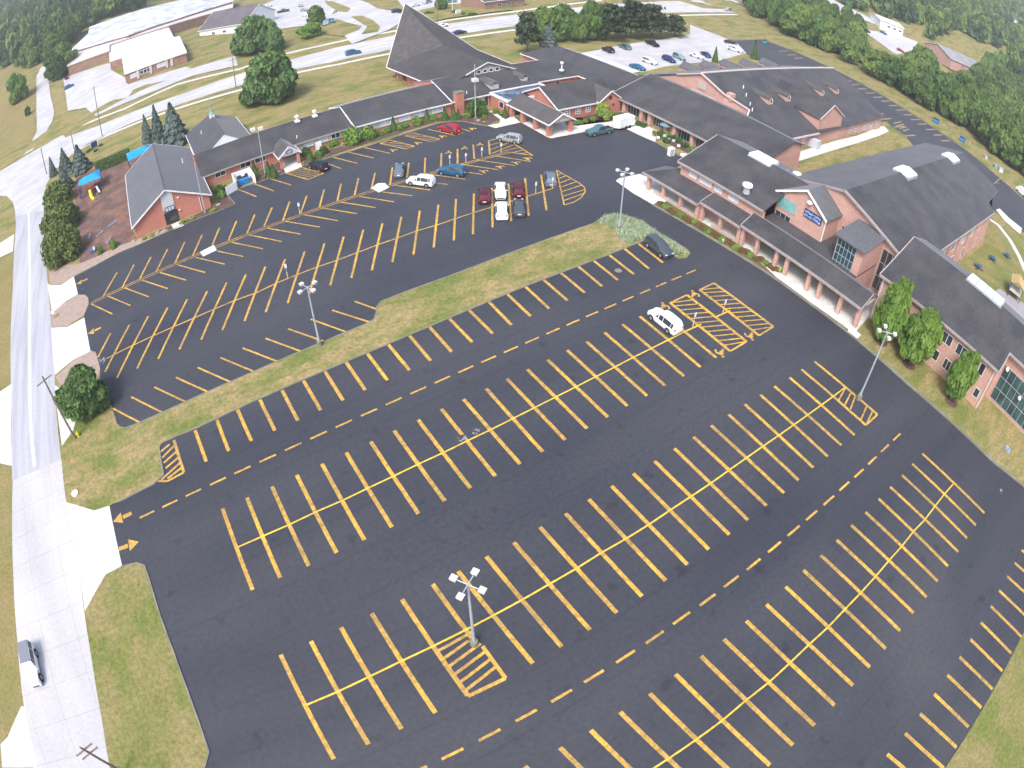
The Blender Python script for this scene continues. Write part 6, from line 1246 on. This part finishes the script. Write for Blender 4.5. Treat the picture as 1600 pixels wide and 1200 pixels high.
upole((73, 272), 8.5, 'short dark utility pole at the street corner', 0)
upole((116, 233), 6.5, 'thin pole at the main road above the corner spruces', 0)
upole((1339, 24), 12, 'wooden pole standing above the right tree belt', 1, T_=True)
h_, p_ = hgt((707, 17), (706, -3)); fp = thing('flagpole', 'white flagpole across the main road beside the bushes', 'flagpole', PT(707, 18)); MB().tube((0, 0, 0), (0, 0, 8), .09).build('pole', WHITE, fp); MB().lathe([(0, 8), (.14, 8.1), (0, 8.25)], seg=8).build('finial', YELP, fp)
# hydrants, small signs, yard signs
def signpost(px, py, label, m, w=.6, h=2.2, hh=.6, rz=0, name='road_sign'):
    p = PT(px, py); r = thing(name, label, 'sign', (p.x, p.y, T(p.x, p.y)), rz); MB().tube((0, 0, 0), (0, 0, h), .04).build('post', STEEL, r); MB().box(-w/2, w/2, -.05, -.03, h-hh, h).build('sign_plate', m, r)
p = P(118, 772); r = thing('drain_cover', 'round white cover in the grass beside the street', 'cover', (p.x, p.y, .1)); MB().lathe([(.5, 0), (.5, .12), (.42, .14)], seg=16).build('lid', WHT, r)
p = P(118, 684); r = thing('hydrant', 'small yellow hydrant at the foot of the utility pole', 'hydrant', (p.x+.6, p.y-.2, .1)); MB().lathe([(.16, 0), (.16, .5), (.2, .52), (.12, .75), (0, .8)], seg=10).build('body', YELP, r); MB().tube((-.24, 0, .42), (.24, 0, .42), .07).build('outlet', YELP, r)
p = P(146, 492-0) if False else P(84, 489); r = thing('mailbox', 'white box on a post by the upper driveway', 'mailbox', (P(86, 497).x, P(86, 497).y, 0)); MB().box(-.3, .3, -.2, .2, .9, 1.4).build('box', WHITE, r); MB().tube((0, 0, 0), (0, 0, .9), .06).build('post', WOODP, r)
p = P(1572, 706); r = thing('yard_sign', 'small blue and white sign on the lawn at the right edge', 'sign', (p.x, p.y, 0), 1.2); MB().box(-.5, .5, -.03, .03, .2, .85).build('sign_plate', mat('sign_blue', (.05, .2, .6), (.6, .7, .8), 3), r); MB().box(-.45, -.4, -.02, .02, 0, .2).build('leg', STEEL, r); MB().box(.4, .45, -.02, .02, 0, .2).build('leg', STEEL, r)
for i, (x, y) in enumerate([(1028, 219), (1038, 216), (1044, 222), (1052, 224), (1060, 232)]):
    p = P(x, y); r = thing('yard_sign', 'small white and blue yard sign in the bed by the fellowship hall', 'sign', (p.x, p.y, .04), -.9, 'yard signs by the fellowship hall'); MB().box(-.3, .3, -.02, .02, .3, .85).build('sign_plate', WHITE if i % 2 == 0 else PGLASS, r); MB().box(-.25, -.22, -.01, .01, 0, .3).build('leg', STEEL, r); MB().box(.22, .25, -.01, .01, 0, .3).build('leg', STEEL, r)
p = P(1048, 243); r = thing('utility_cabinet', 'white and grey utility cabinet at the kerb by the fellowship hall', 'cabinet', (p.x, p.y, 0)); MB().box(-.55, .55, -.45, .45, 0, 1.7).build('body', WHITE, r); MB().box(-.7, .2, -.5, -.46, .1, 1.5).build('door', PGLASS, r)
p = P(1069, 248); r = thing('round_table', 'round white table with a sign post beside the kerb', 'table', (p.x, p.y, 0)); MB().lathe([(.85, .72), (.85, .8)], seg=16).build('top', WHITE, r); MB().tube((0, 0, 0), (0, 0, .72), .06).build('post', BLACKM, r)
p = P(1040, 208); r = thing('garden_umbrella', 'grey-blue umbrella in the bed beside the entry doors', 'umbrella', (p.x, p.y, 0)); MB().lathe([(1.5, 1.9), (.8, 2.25), (.05, 2.5)], seg=8).build('canopy', mat('umbrella_grey', (.12, .2, .24), None), r); MB().tube((0, 0, 0), (0, 0, 2.3), .04).build('pole', STEEL, r)
p = P(1022, 213); r = thing('planter', 'round planter with a small green plant on the entry plaza', 'planter', (p.x, p.y, .07)); MB().lathe([(.3, 0), (.42, .6)], seg=12).build('pot', BRKB, r); o = bpy.data.objects.new('foliage', proto('bush')[0]); col.objects.link(o); o.parent = r; o.location = (0, 0, .55); o.scale = (.55, .55, .8)
p = P(1127, 381); r = thing('path_light', 'small white path light in the border by the covered walkway', 'light', (p.x+.3, p.y, .09)); MB().tube((0, 0, 0), (0, 0, .5), .05).build('post', WHITE, r); MB().lathe([(.12, .5), (.12, .6), (0, .7)], seg=8).build('cap', WHITE, r)
p = P(1332, 524); r = thing('concrete_block', 'white concrete block on the kerb at the end of the plaza', 'block', (p.x+.3, p.y, .1), -1.57); MB().prism([(-.9, -.35), (.9, -.35), (.9, .35), (-.9, .35)], 0, [.3, .3, .42, .42]).build('body', WHT, r)
p = P(1218, 430); r = thing('yellow_hydrant', 'little yellow standpipe between the two walkway columns', 'standpipe', (p.x+.4, p.y+.4, .09)); MB().tube((0, 0, 0), (.1, 0, .9), .07).build('pipe', YELP, r); MB().tube((0, 0, 0), (0, 0, .12), .15).build('flange', YELP, r)
# dumpster enclosure
a, c = P(371, 297), P(400, 286.5); u = c-a; L_ = u.length; rz = math.atan2(u.y, u.x); en = thing('dumpster_enclosure', 'white walled enclosure with one gate swung open in front of the long wing', 'enclosure', (a.x, a.y, 0), rz)
MB().box(0, .12, 0, 4.2, 0, 1.9).box(L_-.12, L_, 0, 4.2, 0, 1.9).box(.125, L_-.125, 4.08, 4.2, 0, 1.9).build('wall', WHITE, en)
MB().obox((0, -.05, .1), (-2.2, -.9, 0), (-.05, .08, 0), (0, 0, 1.7)).build('gate', WHITE, en); MB().obox((L_, -.05, .1), (-.3, .9, 0), (.07, 0, 0), (0, 0, 1.7)).build('gate', WHITE, en); MB().box(.1, L_-.1, .1, 4.1, .03, .06).build('slab', CURB, en)
def dumpster(loc, rz, label, m, k=1.0):
    d = thing('dumpster', label, 'dumpster', loc, rz); q = MB(); q.prism([(-1*k, -.75), (1*k, -.75), (1*k, .75), (-1*k, .75)], .15, [1.1, 1.1, 1.45, 1.45]); q.build('body', m, d)
    q = MB(); slab(q, [(-1.03*k, -.3, 1.27), (1.03*k, -.3, 1.27), (1.03*k, .78, 1.53), (-1.03*k, .78, 1.53)], .05); q.build('lid', BLACKM, d); MB().box(-.95*k, -.75*k, -.6, .6, 0, .15).build('skid', BLACKM, d); MB().box(.75*k, .95*k, -.6, .6, 0, .15).build('skid', BLACKM, d)
    return d
m_ = Matrix.Rotation(rz, 3, 'Z') @ Vector((L_/2-.1, 1.9, 0)); dumpster((a.x+m_.x, a.y+m_.y, .05), rz, 'blue dumpster heaped with white bags inside the white enclosure', BLUEP)
bg = thing('rubbish_bag', 'white rubbish bag on top of the blue dumpster', 'bag', (a.x+m_.x+.1, a.y+m_.y+.25, 1.45)); MB().lathe([(.15, 0), (.42, .15), (.38, .4), (.1, .55), (.05, .65)], seg=9).build('bag_body', WHITE, bg)
p = P(1196, 68); dumpster((p.x, p.y, .03), .4, 'teal dumpster at the end of the back drive', mat('teal_steel', (.02, .22, .24), None), 1.5)
p = P(1462, 192); dumpster((p.x, p.y, .1), -1.3, 'blue dumpster by the trees, the one nearer the striped stalls', BLUEP, 1.2)
p = P(1503, 221); dumpster((p.x, p.y, .1), -1.3, 'blue dumpster by the trees, the one nearer the sanctuary roof', BLUEP, 1.2)
for i, (x, y) in enumerate([(1475, 200), (1514, 228)]): signpost(x, y, ['white marker post beside the nearer blue dumpster', 'white marker post beside the farther blue dumpster'][i], WHITE, .25, 1.5, .8)
for i, (x, y, s) in enumerate([(1540, 248, 1.0), (1555, 262, 1.1), (1563, 268, 1.3)]):
    p = P(x, y); r = thing('electrical_box', ['small grey box in the verge behind the sanctuary', 'green electrical box in the verge behind the sanctuary', 'larger white electrical box in the verge behind the sanctuary'][i], 'utility box', (p.x, p.y, 0), .5); MB().box(-.7*s, .7*s, -.6*s, .6*s, 0, 1.1*s).build('body', [STEEL, mat('utility_green', (.15, .3, .25), None), PGLASS][i], r); MB().box(-.75*s, .75*s, -.65*s, .65*s, 1.1*s, 1.18*s).build('cap', STEEL, r)
p = P(1596, 304); r = thing('white_van', 'white van cut by the right edge behind the sanctuary', 'van', (p.x, p.y, .03), 1.2); MB().prism([(-2.6, -1), (1.4, -1), (1.4, 1), (-2.6, 1)], .35, 2.3).prism([(1.41, -.95), (2.6, -.9), (2.6, .9), (1.41, .95)], .35, [2.2, 1.25, 1.25, 2.2]).build('body', WHITE, r)
for x in (-1.6, 1.6):
    for s in (-1, 1): MB().tube((x, s*.85, .36), (x, s*1.03, .36), .36, seg=12).build('wheel', TYRE, r)
# ================================================================== PLAYGROUND, GARDEN FURNITURE
def sail(pxs, z, label, apex):
    pts = [P(x, y, z) for x, y in pxs]; c = sum(pts, Vector())/4; r = thing('shade_sail', label, 'shade canopy', (c.x, c.y, 0), 0, 'blue shade canopies of the playground'); q = MB(); ap = Vector((0, 0, z+apex))
    L = [p-Vector((c.x, c.y, 0)) for p in pts]; r1, r2 = (L[0]+L[3])/2*.45, (L[1]+L[2])/2*.45; r1.z = r2.z = z+apex
    q.face([L[0], L[1], r2, r1]); q.face([L[2], L[3], r1, r2]); q.face([L[1], L[2], r2]); q.face([L[3], L[0], r1]); q.build('canopy', BLUEM, r)
    for l in L: MB().tube((l.x, l.y, 0), (l.x, l.y, z), .07).build('post', NAVY, r)
sail([(123, 283), (155, 263.5), (157.5, 277), (123, 291)], 3.2, 'blue peaked shade canopy beside the yellow slide', .9)
sail([(197, 240), (236, 225), (236, 233), (201, 252)], 3.2, 'blue shade canopy partly behind the brick hall roof', .9)
p = P(146, 302); ps = thing('play_structure', 'playground tower with a yellow slide under the blue canopy', 'play structure', (p.x, p.y, 0), .3)
MB().box(-1.2, 1.2, -1, 1, 1.3, 1.42).build('platform', mat('maroon_steel', (.16, .03, .04), None), ps)
for x in (-1.2, 1.2):
    for y in (-1, 1): MB().tube((x, y, 0), (x, y, 2.6), .07).build('post', mat('maroon_steel', (.16, .03, .04), None), ps)
q = MB(); pp_ = [(-.9, -1, 1.45), (-1.1, -2.0, 1.1), (-1.3, -3.0, .55), (-1.2, -4.0, .3), (-1.0, -4.8, .3)]
for a_, b_ in zip(pp_, pp_[1:]): q.tube(a_, b_, .38, .38, 8)
q.build('slide', YELP, ps); MB().obox((.6, -1, 1.35), (.7, 0, 0), (0, -2.0, -1.1), (0, 0, .12)).build('short_slide', NAVY, ps); MB().obox((.75, -1.05, 1.48), (.4, 0, 0), (0, -1.9, -1.05), (0, 0, .05)).build('slide_chute', WHITE, ps)
for i, (x, y) in enumerate([(163, 285), (139-8, 310)]):
    p = P(x, y); r = thing('spring_rider', ['red and tan toy frame right of the play tower', 'low dark play mat edge below the yellow slide'][i], 'play equipment', (p.x, p.y, .04)); MB().box(-.9, .9, -.12, .12, .3, .5).build('beam', REDP if i == 0 else NAVY, r); [MB().tube((sx, 0, 0), (sx, 0, .9), .05).build('leg', TAN if i == 0 else NAVY, r) for sx in (-.7, .7)]
for i, (x, y, l_) in enumerate([(176, 350, 'upper pale blue balance mat on the mulch'), (156, 366, 'lower grey-blue balance mat on the mulch'), (170, 376, 'right grey-blue balance mat near the small shrubs'), (140, 370, 'left grey-blue balance mat near the street trees')]):
    p = P(x, y); r = thing('play_mat', l_, 'mat', (p.x, p.y, .04), .5+.3*i); MB().box(-1.1, 1.1, -.35, .35, 0, .12).build('mat_body', mat('mat_blue_grey', (.13, .15, .19), (.2, .2, .24), 1.5), r)
p = P(145, 394); r = thing('toy_cart', 'small blue and white toy at the corner of the mulch', 'toy', (p.x, p.y, .04)); MB().box(-.5, .3, -.35, .35, .15, .5).build('tub', mat('toy_blue', (.05, .12, .4), None), r); MB().box(.3, .6, -.3, .3, .3, .8).build('back', WHITE, r)
for i, (x, y) in enumerate([(1528, 420), (1550, 407), (1573, 402)]):
    p = P(x, y); r = thing('picnic_table', ['dark blue round picnic table nearest the two storey roof', 'dark blue round picnic table between the other two', 'dark blue round picnic table nearest the curved path'][i], 'picnic table', (p.x, p.y, 0), i); m2 = mat('blue_coated_steel', (.015, .08, .15), None, rough=.5)
    MB().lathe([(.75, .72), (.78, .76), (.75, .8)], seg=16).build('table_top', m2, r); MB().tube((0, 0, 0), (0, 0, .72), .09).build('pedestal', m2, r)
    for k in range(4): a_ = k*math.pi/2; MB().lathe([(.3, .42), (.3, .47)], (1.05*math.cos(a_), 1.05*math.sin(a_), 0), 10).build('seat', m2, r); MB().tube((0, 0, .12), (1.05*math.cos(a_), 1.05*math.sin(a_), .42), .04).build('seat_arm', m2, r)
p = P(1583, 462); ps = thing('play_structure', 'tan and red climbing tower at the right edge behind the two storey roof', 'play structure', (p.x, p.y, 0), .2)
MB().box(-2, 2, -1.6, 1.6, 1.4, 1.55).build('platform', TAN, ps); q = MB(); slab(q, [(-2.2, -1.8, 3.2), (2.2, -1.8, 3.2), (2.2, 0, 4.1), (-2.2, 0, 4.1)], .08); slab(q, [(-2.2, 0, 4.1), (2.2, 0, 4.1), (2.2, 1.8, 3.2), (-2.2, 1.8, 3.2)], .08); q.build('roof', mat('tan_plastic', (.42, .30, .14), None), ps)
for x in (-1.9, 1.9):
    for y in (-1.5, 1.5): MB().tube((x, y, 0), (x, y, 3.2), .08).build('post', NAVY, ps)
MB().obox((2, -.4, 1.4), (2.4, 0, -1.2), (0, .8, 0), (0, 0, .12)).build('slide', REDP, ps)
# rocks in the beds
random.seed(4); ROCK = mat('bed_rock', (.34, .30, .26), (.26, .22, .19), 3, .9)
for i, (x, y) in enumerate([(232, 372), (245, 366), (257, 361), (296, 343), (334, 327), (341, 321), (421, 277), (428, 275), (436, 269), (487, 245), (535, 226), (547, 224), (748, 189), (756, 191), (209, 378)]):
    p = P(x, y); r_ = random.uniform(.25, .5); q = MB(); rr = [random.uniform(.75, 1.15) for _ in range(7)]; b0 = [(r_*rr[k]*math.cos(k*.9), r_*rr[k]*math.sin(k*.9)*.8) for k in range(7)]
    q.prism(b0, 0, [r_*random.uniform(.35, .6) for _ in range(7)]); o = q.build('rock', ROCK); o.location = (p.x, p.y, .05); tag(o, 'small pale rock at the edge of a mulch bed', 'rock', 'rocks along the mulch beds')
p = P(226, 385) if False else P(172, 226); r = thing('entrance_sign', 'dark oval roadside sign in a small flower bed on the lawn', 'sign', (P(148, 231).x, P(148, 231).y, 0), .2); MB().box(-1.0, 1.0, -.12, .12, .3, 1.9).build('sign_plate', NAVY, r); MB().box(1.05, 1.25, -.15, .15, 0, 2.1).build('post', WHITE, r); MB().box(-1.25, -1.05, -.15, .15, 0, 2.1).build('post', WHITE, r)
for (x, y) in [(142, 234), (157, 228), (138, 238), (150, 236)]: p = P(x, y); plant('low_shrub', 'dbush', p, .9, .7, 'low shrub around the dark roadside sign', 'shrub', 'low shrubs around the roadside sign')
p = PT(743, 24); r = thing('monument_sign', 'pale monument sign across the main road near the flagpole', 'sign', (PT(716, 22).x, PT(716, 22).y, 0), .3); MB().box(-1.3, 1.3, -.2, .2, 0, 1.8).build('sign_plate', WHITE, r); MB().box(-1.5, 1.5, -.3, .3, 0, .3).build('plinth', BRKB, r)
p = P(1188-0, 0+260) if False else P(1043, 200)
# ================================================================== LIGHT, SKY
world = bpy.data.worlds.new('World'); sc.world = world; world.use_nodes = True; nt = world.node_tree
sky = nt.nodes.new('ShaderNodeTexSky'); sky.sky_type = 'NISHITA'; sky.sun_disc = False; bg = nt.nodes['Background']; nt.links.new(sky.outputs[0], bg.inputs[0]); bg.inputs[1].default_value = .125
SE, SA = R(52), R(235)      # sun elevation, compass-like azimuth (direction the light comes from, from +Y clockwise)
sky.sun_elevation = SE; sky.sun_rotation = SA; sky.air_density = 1.2; sky.dust_density = 4.0; sky.ozone_density = 1.0
sun = bpy.data.lights.new('sun', 'SUN'); so = bpy.data.objects.new('sun', sun); col.objects.link(so); sun.energy = 1.75; sun.angle = R(17); sun.color = (1, .98, .965)
d = Vector((math.sin(SA)*math.cos(SE), math.cos(SA)*math.cos(SE), math.sin(SE))); so.rotation_euler = d.to_track_quat('Z', 'Y').to_euler()
sc.view_settings.view_transform = 'Standard'; sc.view_settings.look = 'None'; sc.view_settings.exposure = EXPO; sc.view_settings.gamma = 1
sc.cycles.max_bounces = 5; sc.cycles.diffuse_bounces = 3; sc.cycles.glossy_bounces = 2; sc.cycles.transparent_max_bounces = 4

hz = MB().box(-920, 1420, -260, 1420, -1.2, 260).build('haze', bpy.data.materials.new('haze_air')); hz['kind'] = 'stuff'; tag(hz, 'thin pale haze over the whole scene', 'haze')
hm = hz.data.materials[0]; hm.use_nodes = True; hn_ = hm.node_tree.nodes; hn_.clear(); ho = hn_.new('ShaderNodeOutputMaterial'); pv = hn_.new('ShaderNodeVolumePrincipled')
pv.inputs['Color'].default_value = (.93, .95, 1, 1); pv.inputs['Density'].default_value = .0004; pv.inputs['Anisotropy'].default_value = .2; hm.node_tree.links.new(pv.outputs[0], ho.inputs['Volume'])
sc.cycles.volume_bounces = 0
